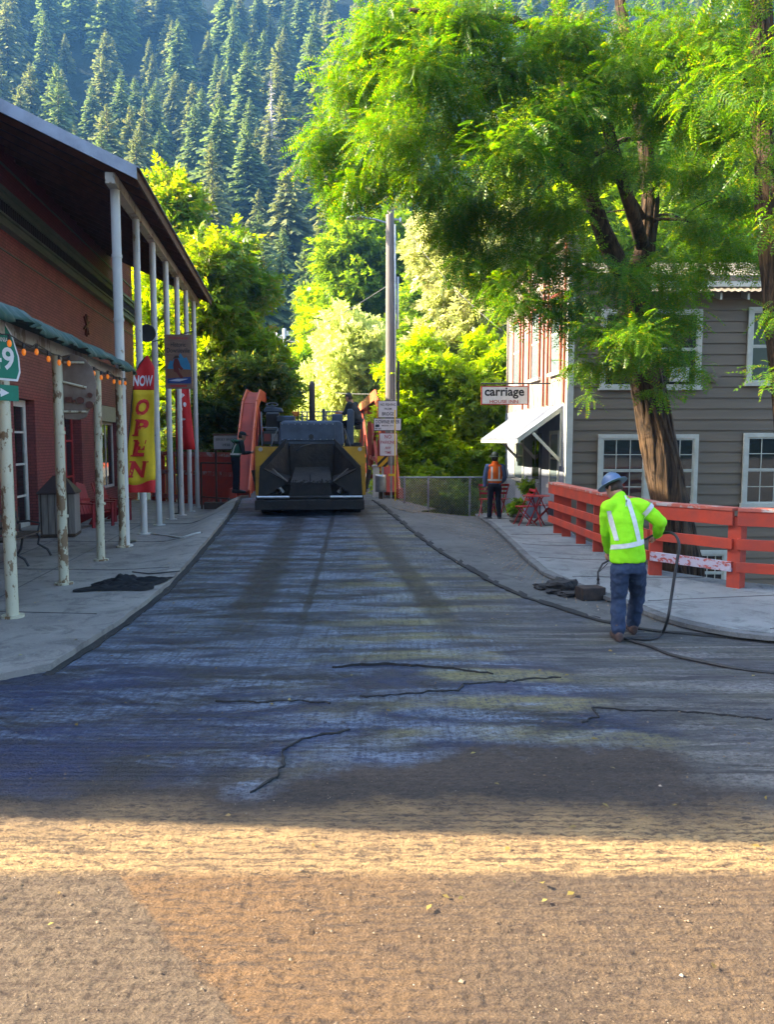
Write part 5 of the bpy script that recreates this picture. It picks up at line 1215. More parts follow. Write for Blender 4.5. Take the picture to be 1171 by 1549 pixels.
def boot(mb, an, toe, sc, zf):
    an, toe = Vector(an), Vector(toe); d = (toe - an); d.z = 0; d.normalize(); s_ = Vector((-d.y, d.x, 0)); U = Vector((0, 0, 1))
    b = Vector((an.x, an.y, zf))
    mb.loft([(b + U * .05 * sc - d * .075 * sc, s_ * .025 * sc, U * .045 * sc), (b + U * .055 * sc - d * .05 * sc, s_ * .038 * sc, U * .052 * sc), (b + U * .055 * sc, s_ * .042 * sc, U * .053 * sc), (b + U * .05 * sc + d * .08 * sc, s_ * .046 * sc, U * .047 * sc), (b + U * .042 * sc + d * .15 * sc, s_ * .05 * sc, U * .038 * sc), (b + U * .036 * sc + d * .20 * sc, s_ * .034 * sc, U * .028 * sc)], 14)
    mb.tube([b + U * .04 * sc, b + U * .17 * sc], [.047 * sc, .05 * sc], 12)
def tapeloop(name, segs, rad, w, mat, parent):
    """reflective tape: bands that follow a closed loop or a line on the cloth"""
    m = MB()
    for P in segs: m.add(P, [(0, 1, 2, 3)])
    return m.build(name, mat, parent)
def project_band(name, target, P, wdir, w, mat, parent, reach=.6, off=.008):
    """lay a tape strip onto the surface of a clothing mesh by ray casting towards its axis"""
    bpy.context.view_layer.update(); rows = []
    for c, axis in P:
        c, axis = Vector(c), Vector(axis); r_ = []
        for k in (-.5, -.3, -.1, .1, .3, .5):
            o_ = c + Vector(wdir if not callable(wdir) else wdir(c)) * w * k
            dr = (axis + Vector(wdir if not callable(wdir) else wdir(c)) * w * k - o_).normalized()
            st = o_ - dr * reach
            ok, hitp, nn, _ = target.ray_cast(st, dr, distance=1.5)
            
            if not ok: ok, hitp, nn, _ = target.closest_point_on_mesh(c.lerp(axis, .6) + (o_ - c))
            r_.append(hitp - dr * off)
        rows.append(r_)
    m = MB(); m.sheet(rows); o = m.build(name, mat, parent, smooth=True); return o
def hardhat(hc, face, up, sc, mat, parent, brim=True, name='hard_hat'):
    face, up = Vector(face).normalized(), Vector(up).normalized(); face = (face - up * face.dot(up)).normalized(); sd = face.cross(up)
    m = MB(); c = hc + up * .02 * sc
    R_ = []
    for z, r in ((.02, 1.0), (.05, .99), (.09, .9), (.125, .68), (.145, .38), (.15, .06)): R_.append((c + up * z * sc, sd * .100 * r * sc, face * .125 * r * sc))
    m.loft(R_, 28)
    m.loft([(c + up * .012 * sc, sd * .155 * sc, face * .185 * sc), (c + up * .020 * sc, sd * .150 * sc, face * .180 * sc), (c + up * .030 * sc, sd * .104 * sc, face * .13 * sc)], 28)
    m.loft([(c + up * .02 * sc - face * .11 * sc, sd * .012 * sc, up * .0), (c + up * .13 * sc - face * .06 * sc, sd * .012 * sc, up * .02 * sc), (c + up * .158 * sc, sd * .012 * sc, face * .03 * sc), (c + up * .12 * sc + face * .08 * sc, sd * .012 * sc, up * .02 * sc)], 8)
    return m.build(name, mat, parent, smooth='auto')
MAT['tape'] = simple('reflective_tape', (.62, .62, .58), (.50, .50, .47), 20, .45, .1)
MAT['hair'] = simple('brown_hair', (.055, .035, .022), (.03, .02, .014), 40, .7, .6, 150)
MAT['boot'] = simple('work_boot', (.085, .05, .04), (.05, .03, .025), 8, .7, .3)
MAT['jeans'] = cloth('jeans', (.024, .036, .07), (.04, .06, .105)); MAT['dark_trousers'] = cloth('dark_trousers', (.014, .016, .024))
# ---- worker spraying the kerb
pf = hit(936, 969); Y1 = pf.y; r0 = empty('person', (pf.x, pf.y, pf.z), 0, 'person in lime green shirt, jeans and blue hard hat spraying the kerb with a wand', 'person'); I = inv(r0)
def J(px, py, dy=0.0): return I @ at(px, py, Y1 + dy)
zf = 0.0
pel, wai, che, nkb = J(950, 856, .02), J(949, 832, .02), J(946, 783, .12), J(938, 752, .2)
hc = J(929, 737, .30); side = Vector((1, .12, .03)).normalized(); fwd = Vector((-.1, 1, 0)).normalized()
shL, elL, haL = J(919, 768, .12), J(917, 806, .22), J(921, 836, .42)
shR, elR, haR = J(970, 766, .14), J(1000, 790, .10), J(993, 812, .30)
hiL, knL, anL, toL = J(939, 861, .0), J(936, 905, .06), J(936, 955, -.02), J(928, 962, .22)
hiR, knR, anR, toR = J(963, 860, .02), J(965, 898, .22), J(958, 948, .32), J(954, 954, .45)
anL.z = .10; anR.z = .10
b = MB(); torso(b, pel, wai, che, nkb, side, fwd, .9); head(b, nkb, hc, (-.55, .75, -.35), (-.28, .42, .85), 1.0)
limb(b, [shL, elL, haL], [.052, .042, .028]); limb(b, [shR, elR, haR], [.052, .042, .028])
hand(b, haR, (J(988, 818, .40) - haR), (-.3, .8, -.3), .95, .9, -1); hand(b, haL, (-.1, .6, -.5), (.8, .2, -.2), .95, .9, 1)
limb(b, [hiL, knL, anL], [.082, .055, .04]); limb(b, [hiR, knR, anR], [.082, .055, .04])
boot(b, anL, toL, .85, 0); boot(b, anR, toR, .85, 0)
fuse(b, 'body', MAT['skin'], r0, .0075, 1)
s_ = MB(); torso(s_, J(950, 838, .02), J(949, 820, .03), che, nkb + Vector((0, 0, .0)), side, fwd, 1.0, (.185, .182, .20, .115), (.13, .13, .14, .085))
s_.loft([(J(950, 850, .02), side * .195, fwd * .13), (J(949.5, 825, .02), side * .186, fwd * .132)], 24)
limb(s_, [J(930, 764, .14), shL, elL, haL.lerp(elL, .15)], [.07, .082, .066, .048]); limb(s_, [J(958, 762, .16), shR, elR, haR.lerp(elR, .12)], [.07, .085, .074, .050])
limb(s_, [che, nkb], [.12, .075])
shirt = fuse(s_, 'shirt', simple('lime_shirt', (.33, .82, .015), (.27, .72, .012), 3, .8, .3, 90, spec=.2), r0, .011, 4, (.034, .12))
cf = lambda z, px, d=.02: None
band = [(c, J(949, 830, .02 + .03)) for c in []]
P = []
for i in range(25): a = math.pi * (1.10 + .80 * i / 24); c0_ = J(947, 822 - 9 * (i / 24 - .5) , .05); P.append((c0_ + Vector((math.cos(a) * .26, math.sin(a) * .26, .0)), c0_))
project_band('reflective_tape', shirt, P, (0, 0, 1), .05, MAT['tape'], r0, 0)
P = [(J(lerp(948, 961, t), lerp(749, 818, t), .0) + Vector((0, -.4, 0)), J(lerp(948, 961, t), lerp(749, 818, t), .15)) for t in [i / 14 for i in range(15)]]
project_band('reflective_tape', shirt, P, (1, 0, .1), .05, MAT['tape'], r0)
P = [(J(lerp(917, 926, t), lerp(772, 815, t), .0) + Vector((0, -.4, 0)), J(lerp(919, 928, t), lerp(772, 815, t), .15)) for t in [i / 14 for i in range(15)]]
project_band('reflective_tape', shirt, P, (1, 0, .1), .045, MAT['tape'], r0)
for t in (.28,):
    c = shR.lerp(elR, t) if t < .5 else elR.lerp(haR, .22); ax = (elR - shR).normalized() if t < .5 else (haR - elR).normalized()
    e1 = ax.cross(Vector((0, 1, 0))).normalized(); e2 = ax.cross(e1)
    P = [(c + (e1 * math.cos(a) + e2 * math.sin(a)) * .13, c) for a in [i * math.pi / 12 for i in range(25)]]
    project_band('reflective_tape', shirt, P, tuple(ax), .05, MAT['tape'], r0, 0)
t_ = MB(); t_.loft([(J(950.5, 846, .02), side * .165, fwd * .115), (J(950.5, 858, .02), side * .172, fwd * .125), (J(951, 866, .02), side * .17, fwd * .12)], 24)
limb(t_, [hiL, knL, anL + Vector((0, 0, .02))], [.108, .083, .076]); limb(t_, [hiR, knR, anR + Vector((0, 0, .02))], [.108, .083, .076])
fuse(t_, 'jeans', MAT['jeans'], r0, .011, 3, (.034, .07))
for an, to in ((anL, toL), (anR, toR)): m = MB(); boot(m, an, to, 1.15, -.005); fuse(m, 'boot', MAT['boot'], r0, .009, 2)
m = MB(); up = Vector((-.28, .42, .85)).normalized(); fc = Vector((-.55, .75, -.35)); fc = (fc - up * fc.dot(up)).normalized(); sd = fc.cross(up)
m.loft([(hc - up * .065 - fc * .03, sd * .062, fc * .06), (hc - up * .03 - fc * .012, sd * .078, fc * .090), (hc + up * .03 - fc * .006, sd * .081, fc * .100)], 20); m.build('hair', MAT['hair'], r0, smooth=True)
hardhat(hc, fc, up, .98, simple('hat_blue', (.10, .16, .27), (.07, .12, .21), 3, .35, .05), r0)
m = MB(); m.box(-.03, .03, -.02, .02, -.14, .02, Matrix.Translation(J(973, 852, .05))); m.build('radio', MAT['black'], r0, bevel=.006)
# wand and hose are held: things of their own
tip = hit(906, 884, .02); pts = [haR + Vector((0, .02, .03)), J(965, 822, .5), J(925, 846, .5), J(912, 853, .48), J(905, 866, .45), J(905.5, 880, .42)]
w_ = empty('spray_wand', r0.location, 0, 'black spray wand with a bent tip held low in front of the lime green worker', 'spray wand')
m = MB(); m.tube(pts, .012, 8); m.build('lance', MAT['black'], w_, smooth=True)
m = MB(); m.tube([J(903.5, 876, .44), J(907, 877, .44)], .016, 8); m.tube([J(905.5, 879, .42), J(905.5, 884, .42)], [.012, .02], 8); m.build('nozzle', MAT['black'], w_)
m = MB(); m.tube([J(920, 852, .5), J(914, 858, .5), J(906, 866, .46)], .005, 6); m.build('guard_wire', MAT['black'], w_)
hp = [haR + Vector((0, .02, .03)), J(1006, 806, .2), J(1016, 806, .12), J(1024, 812, .05), J(1028, 826, 0), J(1025, 848, -.02), J(1021, 872, -.04), J(1016, 905, -.05), J(1011, 935, -.08)]
gp = [hit(1003, 957, .02), hit(992, 965, .02), hit(975, 967, .02), hit(955, 965, .02), hit(946, 966, .02), hit(962, 971, .02), hit(985, 978, .02), hit(1015, 990, .02), hit(1060, 1000, .02), hit(1110, 1010, .02), hit(1171, 1018, .02), hit(1300, 1030, .02)]
hp += [I @ p for p in gp]
def smoothc(P, n=6):
    P = [P[0]] + P + [P[-1]]; out = []
    for i in range(1, len(P) - 2):
        p0, p1, p2, p3 = P[i - 1:i + 3]
        for k in range(n):
            t = k / n; out.append(.5 * ((2 * p1) + (p2 - p0) * t + (2 * p0 - 5 * p1 + 4 * p2 - p3) * t * t + (3 * p1 - p0 - 3 * p2 + p3) * t ** 3))
    return out + [P[-2]]
m = MB(I.inverted()); m.tube(smoothc(hp), .016, 8); tag(m.build('spray_hose', MAT['rubber'], smooth=True), 'black rubber hose looping from the wand down to the road and off to the right', 'hose')
# ---- generic bystander
def person(px, py, Yd, cfg, label, hgt=1.76, zoff=0.0):
    p = hit(px, py, zoff) if Yd is None else at(px, py, Yd); r0 = empty('person', tuple(p), cfg.get('rz', 0), label, 'person'); sc = hgt / 1.76
    X = lambda x, y, z: Vector((x, y, z)) * sc
    g = dict(pel=X(0, 0, .93), wai=X(0, 0, 1.06), che=X(0, .0, 1.28), nkb=X(0, .0, 1.47), hc=X(0, .02, 1.63), shL=X(-.19, 0, 1.41), elL=X(-.24, -.03, 1.13), haL=X(-.22, .10, .90),
             shR=X(.19, 0, 1.41), elR=X(.24, -.03, 1.13), haR=X(.22, .10, .90), hiL=X(-.09, 0, .90), knL=X(-.10, .02, .50), anL=X(-.11, 0, .10), toL=X(-.14, .16, 0), hiR=X(.09, 0, .90), knR=X(.10, .02, .50), anR=X(.11, 0, .10), toR=X(.14, .16, 0))
    for k_, v_ in cfg.get('j', {}).items(): g[k_] = X(*v_)
    fd = cfg.get('face', (0, 1, 0)); up = cfg.get('up', (0, 0, 1)); sit = cfg.get('sit')
    b = MB(); torso(b, g['pel'], g['wai'], g['che'], g['nkb'], (1, 0, 0), (0, 1, 0), .9 * sc); head(b, g['nkb'], g['hc'], fd, up, sc)
    for s in 'LR':
        limb(b, [g['sh' + s], g['el' + s], g['ha' + s]], [.05 * sc, .04 * sc, .028 * sc]); hand(b, g['ha' + s], g['ha' + s] - g['el' + s], (1 if s == 'L' else -1, .3, 0), .95 * sc, .7, 1 if s == 'L' else -1)
        limb(b, [g['hi' + s], g['kn' + s], g['an' + s]], [.08 * sc, .055 * sc, .04 * sc]); boot(b, g['an' + s], g['to' + s], .85 * sc, g['an' + s].z - .10 * sc)
    fuse(b, 'body', MAT['skin'], r0, .011, 1)
    s_ = MB(); torso(s_, g['pel'] + X(0, 0, .06), g['wai'], g['che'], g['nkb'], (1, 0, 0), (0, 1, 0), sc, (.175, .168, .195, .105), (.125, .12, .135, .08))
    for s in 'LR': limb(s_, [g['che'].lerp(g['sh' + s], .7) + X(0, 0, .04), g['sh' + s], g['el' + s], g['el' + s].lerp(g['ha' + s], cfg.get('slv', .85))], [.07 * sc, .076 * sc, .056 * sc, .045 * sc])
    sh = fuse(s_, 'shirt', cfg['shirt'], r0, .014, 3, (.018, .09))
    if cfg.get('vest'):
        v_ = MB(); torso(v_, g['pel'] + X(0, 0, .12), g['wai'], g['che'], g['nkb'] + X(0, 0, .02), (1, 0, 0), (0, 1, 0), 1.06 * sc, (.178, .175, .19, .105), (.135, .135, .148, .09))
        for x in (-.11, .11): v_.ball(X(x, 0, 1.42), (.085 * sc, .10 * sc, .055 * sc), 12, 8)
        ve = fuse(v_, 'vest', cfg['vest'], r0, .014, 3, (.012, .08))
        P = [(X(math.cos(a) * .5, math.sin(a) * .5, 1.07), X(0, 0, 1.07)) for a in [i * math.pi / 20 for i in range(41)]]; project_band('reflective_tape', ve, P, (0, 0, 1), .05 * sc, MAT['tape'], r0)
        for x in (-.095, .095):
            P = [(X(x, -.5, z), X(x, 0, z)) for z in [1.10 + .035 * i for i in range(10)]]; project_band('reflective_tape', ve, P, (1, 0, 0), .045 * sc, MAT['tape'], r0)
    t_ = MB(); t_.loft([(g['pel'] + X(0, 0, .10), X(.155, 0, 0), X(0, .11, 0)), (g['pel'], X(.17, 0, 0), X(0, .125, 0)), (g['pel'] - X(0, 0, .07), X(.165, 0, 0), X(0, .12, 0))], 20)
    for s in 'LR': limb(t_, [g['hi' + s], g['kn' + s], g['an' + s] + X(0, 0, .02)], [.095 * sc, .068 * sc, .06 * sc])
    fuse(t_, 'trousers', cfg['legs'], r0, .014, 3, (.018, .08))
    for s in 'LR': m = MB(); boot(m, g['an' + s], g['to' + s], 1.12 * sc, g['an' + s].z - .105 * sc); fuse(m, 'boot', cfg.get('boots', MAT['boot']), r0, .012, 2)
    up_, fc_ = Vector(up).normalized(), Vector(fd); fc_ = (fc_ - up_ * fc_.dot(up_)).normalized(); sd_ = fc_.cross(up_); H_ = g['hc']
    m = MB(); m.loft([(H_ + (up_ * -.07 - fc_ * .032) * sc, sd_ * .058 * sc, fc_ * .055 * sc), (H_ + (up_ * -.03 - fc_ * .016) * sc, sd_ * .077 * sc, fc_ * .088 * sc), (H_ + (up_ * .05 - fc_ * .006) * sc, sd_ * .079 * sc, fc_ * .098 * sc), (H_ + (up_ * .11 - fc_ * .004) * sc, sd_ * .05 * sc, fc_ * .066 * sc)], 18); m.build('hair', MAT['hair'], r0, smooth=True)
    if cfg.get('hat'): hardhat(H_, fc_, up_, sc, cfg['hat'], r0)
    if cfg.get('cap'):
        m = MB(); m.loft([(H_ + up_ * z * sc, sd_ * .086 * r * sc, fc_ * .106 * r * sc) for z, r in ((.035, 1), (.075, .97), (.11, .78), (.128, .35))], 18); m.prism([H_ + (up_ * .04 + fc_ * a + sd_ * b) * sc for a, b in ((.08, -.07), (.15, -.055), (.175, 0), (.15, .055), (.08, .07))], up_ * .008); m.build('cap', cfg['cap'], r0)
    if cfg.get('hood'): m = MB(); m.tube([g['nkb'] + X(0, 0, -.03), g['nkb'] + X(0, 0, .03), g['nkb'] + X(0, .0, .08)], [.105 * sc, .095 * sc, .075 * sc], 16); fuse(m, 'hood', cfg['hood'], r0, .012, 3)
    return r0
vo = cloth('vest_orange', (.80, .14, .012)); dn = cloth('denim_shirt', (.09, .13, .24))
person(748, 788, None, dict(shirt=dn, vest=vo, hood=vo, legs=MAT['dark_trousers'], boots=MAT['rubber'], hat=simple('hat_olive', (.05, .065, .035), None, 4, .5), face=(0, 1, -.15),
       j=dict(elL=(-.26, .0, 1.13), haL=(-.25, .02, .88), elR=(.27, .02, 1.13), haR=(.21, .18, .98), knL=(-.11, .02, .5), anL=(-.13, .0, .10), toL=(-.26, .10, 0), knR=(.10, .02, .5), anR=(.13, 0, .10), toR=(.16, .16, 0), hiL=(-.09, 0, .90))), 'person in orange safety vest and olive hard hat standing with back turned near the inn', 1.80, .03)
ds = cloth('dark_jacket', (.028, .034, .036))
person(357, 746, 21.6, dict(shirt=ds, vest=cloth('vest_dark_green', (.03, .10, .06)), legs=MAT['dark_trousers'], boots=MAT['rubber'], cap=ds, rz=R(-60), face=(.2, 1, -.5), up=(0, .25, .97),
       j=dict(che=(0, .08, 1.26), nkb=(0, .14, 1.43), hc=(0, .20, 1.56), shL=(-.19, .10, 1.38), shR=(.19, .10, 1.38), elL=(-.22, .14, 1.10), haL=(-.15, .38, 1.10), elR=(.22, .16, 1.10), haR=(.14, .40, 1.12))), 'person in dark clothes and cap standing at the left side of the paver', 1.75)
q = pv.matrix_basis @ Vector((PX(545), 1.95, PZ(664)))
person(0, 0, None, dict(shirt=ds, legs=MAT['dark_trousers'], cap=MAT['black'], rz=R(62), face=(.05, 1, -.35), up=(0, .2, .98), boots=MAT['rubber'], slv=.3,
       j=dict(pel=(0, 0, .62), wai=(0, .03, .75), che=(0, .12, .95), nkb=(0, .20, 1.12), hc=(0, .28, 1.26), shL=(-.19, .16, 1.07), elL=(-.22, .28, .82), haL=(-.12, .50, .86), shR=(.19, .16, 1.07), elR=(.24, .26, .80), haR=(.14, .48, .84),
              hiL=(-.09, .04, .60), knL=(-.11, .42, .56), anL=(-.10, .40, .12), toL=(-.10, .58, 0), hiR=(.09, .04, .60), knR=(.12, .42, .54), anR=(.12, .36, .12), toR=(.13, .55, 0))), 'person in dark shirt and cap driving the paver from its right hand seat', 1.72)
bpy.data.objects['person.003'].location = q
# ---------------------------------------------------------------- foliage
def frames(D, U):
    D = D / np.linalg.norm(D, axis=1, keepdims=True); Sd = np.cross(D, U); n = np.linalg.norm(Sd, axis=1, keepdims=True); n[n < 1e-6] = 1; Sd /= n
    return D, Sd, np.cross(Sd, D)
def scatter(T, TF, P, D, U, sc):                  # T (k,3) template, P/D/U (N,3), sc (N,)
    D, Sd, Up = frames(D, U)
    V = P[:, None] + (T[None, :, 0:1] * D[:, None] + T[None, :, 1:2] * Sd[:, None] + T[None, :, 2:3] * Up[:, None]) * sc[:, None, None]
    F = TF[None] + (len(T) * np.arange(len(P)))[:, None, None]
    return V.reshape(-1, 3), F.reshape(-1, TF.shape[1])
def frond(np_=7, ll=.19, lw=.075):
    V = []; F = []
    def leaf(b, d, L_, w, dz):
        d = np.array(d, float); d /= np.linalg.norm(d); s_ = np.array([-d[1], d[0], 0]); k = len(V)
        V.extend([b, b + d * L_ * .45 + s_ * w + [0, 0, dz * .3], b + d * L_ + [0, 0, dz], b + d * L_ * .45 - s_ * w + [0, 0, dz * .3]]); F.append([k, k + 1, k + 2, k + 3])
    for i in range(np_):
        t = .12 + .8 * i / (np_ - 1); z = -.28 * t * t; b = np.array([t, 0, z]); L_ = ll * (1.05 - .45 * abs(t - .45))
        for sg in (-1, 1): leaf(b, (.38, sg, 0), L_, lw * .5, -.045)
    leaf(np.array([.95, 0, -.25]), (1, 0, 0), ll * .8, lw * .5, -.05)
    k = len(V); V.extend([np.array([0, -.008, 0]), np.array([0, .008, 0]), np.array([.97, .004, -.26]), np.array([.97, -.004, -.26])]); F.append([k, k + 1, k + 2, k + 3])
    return np.array(V), np.array(F)
LEAF = (np.array([[0, 0, 0], [.45, .30, .06], [1, 0, -.08], [.45, -.30, .06]]), np.array([[0, 1, 2, 3]]))
SPRIG_V, SPRIG_F = [], []
for i_, (x_, y_, z_, a_) in enumerate(((0, 0, 0, 0), (.1, .05, .02, 1.0), (.1, -.05, .0, -1.1), (.35, .03, -.03, .6), (.35, -.03, .02, -.6), (.6, 0, -.05, .1))):
    c_, s_ = math.cos(a_), math.sin(a_)
    for vx, vy, vz_ in ((0, 0, 0), (.25, .13, .04), (.52, 0, -.06), (.25, -.13, .04)): SPRIG_V.append([x_ + vx * c_ - vy * s_, y_ + vx * s_ + vy * c_, z_ + vz_])
    SPRIG_F.append([4 * i_, 4 * i_ + 1, 4 * i_ + 2, 4 * i_ + 3])
SPRIG = (np.array(SPRIG_V), np.array(SPRIG_F)); FROND = frond()
def crown(name, clumps, count, size, tmpl, mat, parent, droop=.35, flat_=.7, up=.7, origin=(0, 0, 0), shell=.55):
    C = np.array([[*c[:3]] for c in clumps]); Rr = np.array([c[3] for c in clumps]); w = Rr ** 2.2; w /= w.sum()
    idx = rng.choice(len(C), count, p=w); d = rng.normal(size=(count, 3)); d /= np.linalg.norm(d, axis=1, keepdims=True)
    # knobbly clumps: radius varies with direction, so that gaps and lumps appear
    lob = 1 + .42 * np.sin(d[:, 0] * 5 + idx * 1.7) * np.sin(d[:, 2] * 6 + idx) + .18 * np.sin(d[:, 1] * 11 + idx * 3.1)
    r = Rr[idx] * lob * rng.random(count) ** shell
    P = C[idx] + d * r[:, None] * np.array([1, 1, flat_])
    D = d * np.array([1, 1, .5]) + rng.normal(size=(count, 3)) * .45; D[:, 2] -= droop
    U = np.tile([0, 0, 1.0], (count, 1)) * up + rng.normal(size=(count, 3)) * .38
    sc = size * rng.uniform(.65, 1.25, count)
    V, F = scatter(tmpl[0], tmpl[1], P - np.array(origin), D, U, sc)
    return np_obj(name, V, F, mat, parent)
def limbs(mb, base_pts, base_r, clumps, r0=.05, n=7):
    B_ = [Vector(p) for p in base_pts]
    mb.tube(B_, base_r, 14)
    nodes = []
    for i in range(len(B_) - 1):
        for t in (0, .5): nodes.append((B_[i].lerp(B_[i + 1], t), lerp(base_r[i], base_r[i + 1], t)))
    nodes.append((B_[-1], base_r[-1])); nodes = nodes[len(nodes) // 3:]
    order = sorted(clumps, key=lambda c: min((Vector(c[:3]) - p).length for p, _ in nodes))
    for c in order:
        cv = Vector(c[:3]); 
        p, r = min(nodes, key=lambda q: (cv - q[0]).length + (1.5 if q[0].z > cv.z else 0) - q[1] * 2)
        L_ = (cv - p).length
        if L_ < .2: continue
        rr = min(r * .62, r0 * (1 + L_ * .25)); mid = p.lerp(cv, .5) + Vector((random.uniform(-.1, .1) * L_, random.uniform(-.1, .1) * L_, .10 * L_))
        q1 = p.lerp(mid, .5) + Vector((0, 0, .04 * L_)); q2 = mid.lerp(cv, .5) + Vector((0, 0, .03 * L_))
        P = [p, q1, mid, q2, cv]; mb.tube(P, [rr, rr * .8, rr * .62, rr * .45, rr * .3], n)
        for s_, k in ((q1, .8), (mid, .62), (q2, .45), (cv, .3)): nodes.append((s_, rr * k))
        for _ in range(3):                         # twigs
            e = cv + Vector((random.gauss(0, 1), random.gauss(0, 1), random.gauss(0, .6))).normalized() * c[3] * .8; mb.tube([cv.lerp(q2, random.random()), e], [rr * .25, rr * .08], 4)
MAT['bark'] = None
tb = NT('locust_bark'); v = tb.vec((5, 5, .55)); f = tb.noise(2.2, 8, .7, v, 1.2); rid = tb.ramp(f, .42, .60)
cb = tb.mix(rid, (.024, .017, .012), (.105, .066, .040)); cb = tb.mix(tb.ramp(tb.noise(1.2, 4), .52, .72), cb, (.17, .10, .05)); tb.bsdf(cb, .9, 0, .2, tb.bump(f, 1.0, .06)); MAT['bark'] = tb.m
MAT['bark_grey'] = simple('grey_bark', (.16, .13, .11), (.09, .075, .06), 3, .9, .8, 20, stretch=(4, 4, .6), dist=.03)
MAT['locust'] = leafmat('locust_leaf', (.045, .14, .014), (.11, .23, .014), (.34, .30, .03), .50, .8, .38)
MAT['locust_dark'] = leafmat('locust_leaf_shaded', (.025, .075, .014), (.05, .12, .012), (.14, .16, .02), .40, .8, .38)  # shade inside the crown put into a darker copy of the leaf colour
def bark_fins(mb, P, rads, k=14):                 # raised strips of furrowed bark
    P = [Vector(p) for p in P]
    for j in range(k):
        a0_ = 2 * math.pi * j / k + random.uniform(-.15, .15); pts = []; rr = []
        for i in range(len(P) - 1):
            for t in (0, .25, .5, .75):
                c = P[i].lerp(P[i + 1], t); r = lerp(rads[i], rads[i + 1], t); a = a0_ + .25 * math.sin(c.z * 2 + j)
                pts.append(c + Vector((math.cos(a), math.sin(a), 0)) * r * .97); rr.append(r * random.uniform(.06, .17))
        mb.tube(pts, rr, 5)
def cl(px, py, Y, r): p = at(px, py, Y); return (p.x, p.y, p.z, r)
# near locust behind the guard rail
TR = [(1046, 900, 14.0), (1032, 850, 14.0), (1018, 780, 14.0), (1003, 700, 14.0), (988, 620, 14.0), (974, 550, 14.0), (964, 490, 14.0), (958, 430, 14.0)]
tp = [at(*q) for q in TR]; tp[0].z = -1.6; trr = [.37, .34, .31, .30, .29, .28, .28, .28]
loc = (tp[0].x, 14.0, -1.55)
r0 = empty('locust_tree', loc, 0, 'large locust tree with feathery leaves, its thick trunk rising behind the red fence', 'tree'); I = inv(r0)
la = [tp[-1], at(935, 400, 13.8), at(912, 350, 13.6), at(890, 290, 13.5), at(868, 200, 13.6), at(850, 80, 13.8), at(835, -60, 14)]
lb = [tp[-1], at(975, 380, 14.2), at(985, 300, 14.3), at(975, 200, 14.4), at(950, 80, 14.6), at(930, -60, 14.8)]
ld = [lb[1], at(960, 330, 13.6), at(935, 250, 13.2), at(905, 140, 13), at(880, 20, 13)]
lc = [la[3], at(820, 230, 13.2), at(740, 205, 12.9), at(660, 195, 12.7), at(590, 235, 12.6)]
le = [la[5], at(780, 30, 13), at(700, 25, 12.6), at(620, 15, 12.3)]
CLA = []
front = [(500, 210, 13.0, .62), (480, 240, 13.2, .40), (540, 130, 13.0, .75), (520, 290, 13.0, .55), (545, 285, 12.6, .45), (580, 60, 13.2, .75), (600, 200, 12.6, .7), (575, 255, 13.4, .6), (640, 110, 12.8, .8), (650, 270, 12.8, .62), (665, 325, 13.2, .40), (620, 30, 12.6, .8), (700, 30, 12.6, .8), (700, 190, 12.4, .75),
    (720, 300, 12.8, .60), (690, 350, 12.8, .48), (740, 380, 13.0, .50), (770, 110, 12.6, .85), (780, 230, 12.2, .75), (790, 320, 12.6, .6), (810, 400, 12.8, .50), (850, 320, 12.2, .55), (850, 180, 12.3, .8), (860, 60, 12.6, .9),
    (900, 250, 12.0, .50), (880, 400, 13.4, .45), (935, 120, 12.4, .75), (1010, 60, 12.8, .85), (1010, 170, 12.6, .6), (1040, 260, 13.0, .55), (1060, 340, 13.4, .5), (1090, 180, 13, .7), (1100, 60, 12.6, .8), (1110, 300, 13.2, .5), (985, 250, 12.5, .35),
    (920, 500, 12.6, .50), (700, 400, 13.2, .35), (830, 380, 12.4, .5), (780, 460, 12.8, .35), (845, 470, 12.6, .32), (1000, 590, 12.6, .22), (890, 600, 12.8, .16), (960, 510, 12.0, .45), (1050, 560, 13, .28), (870, 550, 12.8, .25), (1060, 400, 13.2, .40), (1105, 375, 13.2, .42), (1150, 395, 12.8, .32), (870, 450, 12.6, .42), (1010, 440, 13.4, .36), (745, 430, 13.4, .34), (700, 330, 13.4, .45), (940, 420, 12.4, .45), (1000, 400, 12.8, .4), (975, 490, 12.3, .52), (900, 550, 12.8, .35), (1010, 530, 12.6, .42), (1030, 480, 13.0, .4), (950, 545, 12.4, .33), (880, 500, 13.0, .35), (1045, 425, 13.6, .35), (830, 450, 13.2, .35), (790, 450, 13.0, .3), (760, 430, 13.2, .35)]
for a in front: CLA.append(cl(a[0], a[1], a[2] + random.uniform(-.6, .9), a[3] * .88))
back = [(560, 170, 15.5, .8), (640, 60, 16.5, 1.0), (720, 130, 16.0, .9), (700, 260, 15.2, .7), (800, 60, 17, 1.1), (820, 260, 15.6, .8), (880, 140, 16.5, 1.0), (900, 330, 15.4, .55), (960, 60, 16.5, 1.0), (1040, 120, 16, .9), (1110, 240, 15.5, .7), (1030, 330, 15.2, .6), (760, 340, 15, .6)]
for a in back: CLA.append(cl(*a))
for _ in range(16): CLA.append((random.uniform(0, 6.5), random.uniform(11.5, 17), random.uniform(10.8, 13), random.uniform(.8, 1.1)))
m = MB(I); m.tube(tp, trr, 20); bark_fins(m, tp, trr)
for P, r in ((la, (.20, .17, .15, .13, .11, .09, .06)), (lb, (.19, .17, .15, .12, .10, .08)), (ld, (.12, .11, .10, .08, .06)), (lc, (.08, .065, .055, .045, .03)), (le, (.07, .06, .05, .03))):
    m.tube(P, list(r), 12); bark_fins(m, P, r, 6) if P in (la, lb) else None
limbs(m, [la[2], la[3], la[4], la[5], la[6]], [.10, .09, .08, .06, .04], CLA[:24] + CLA[-29::2], .035, 5)
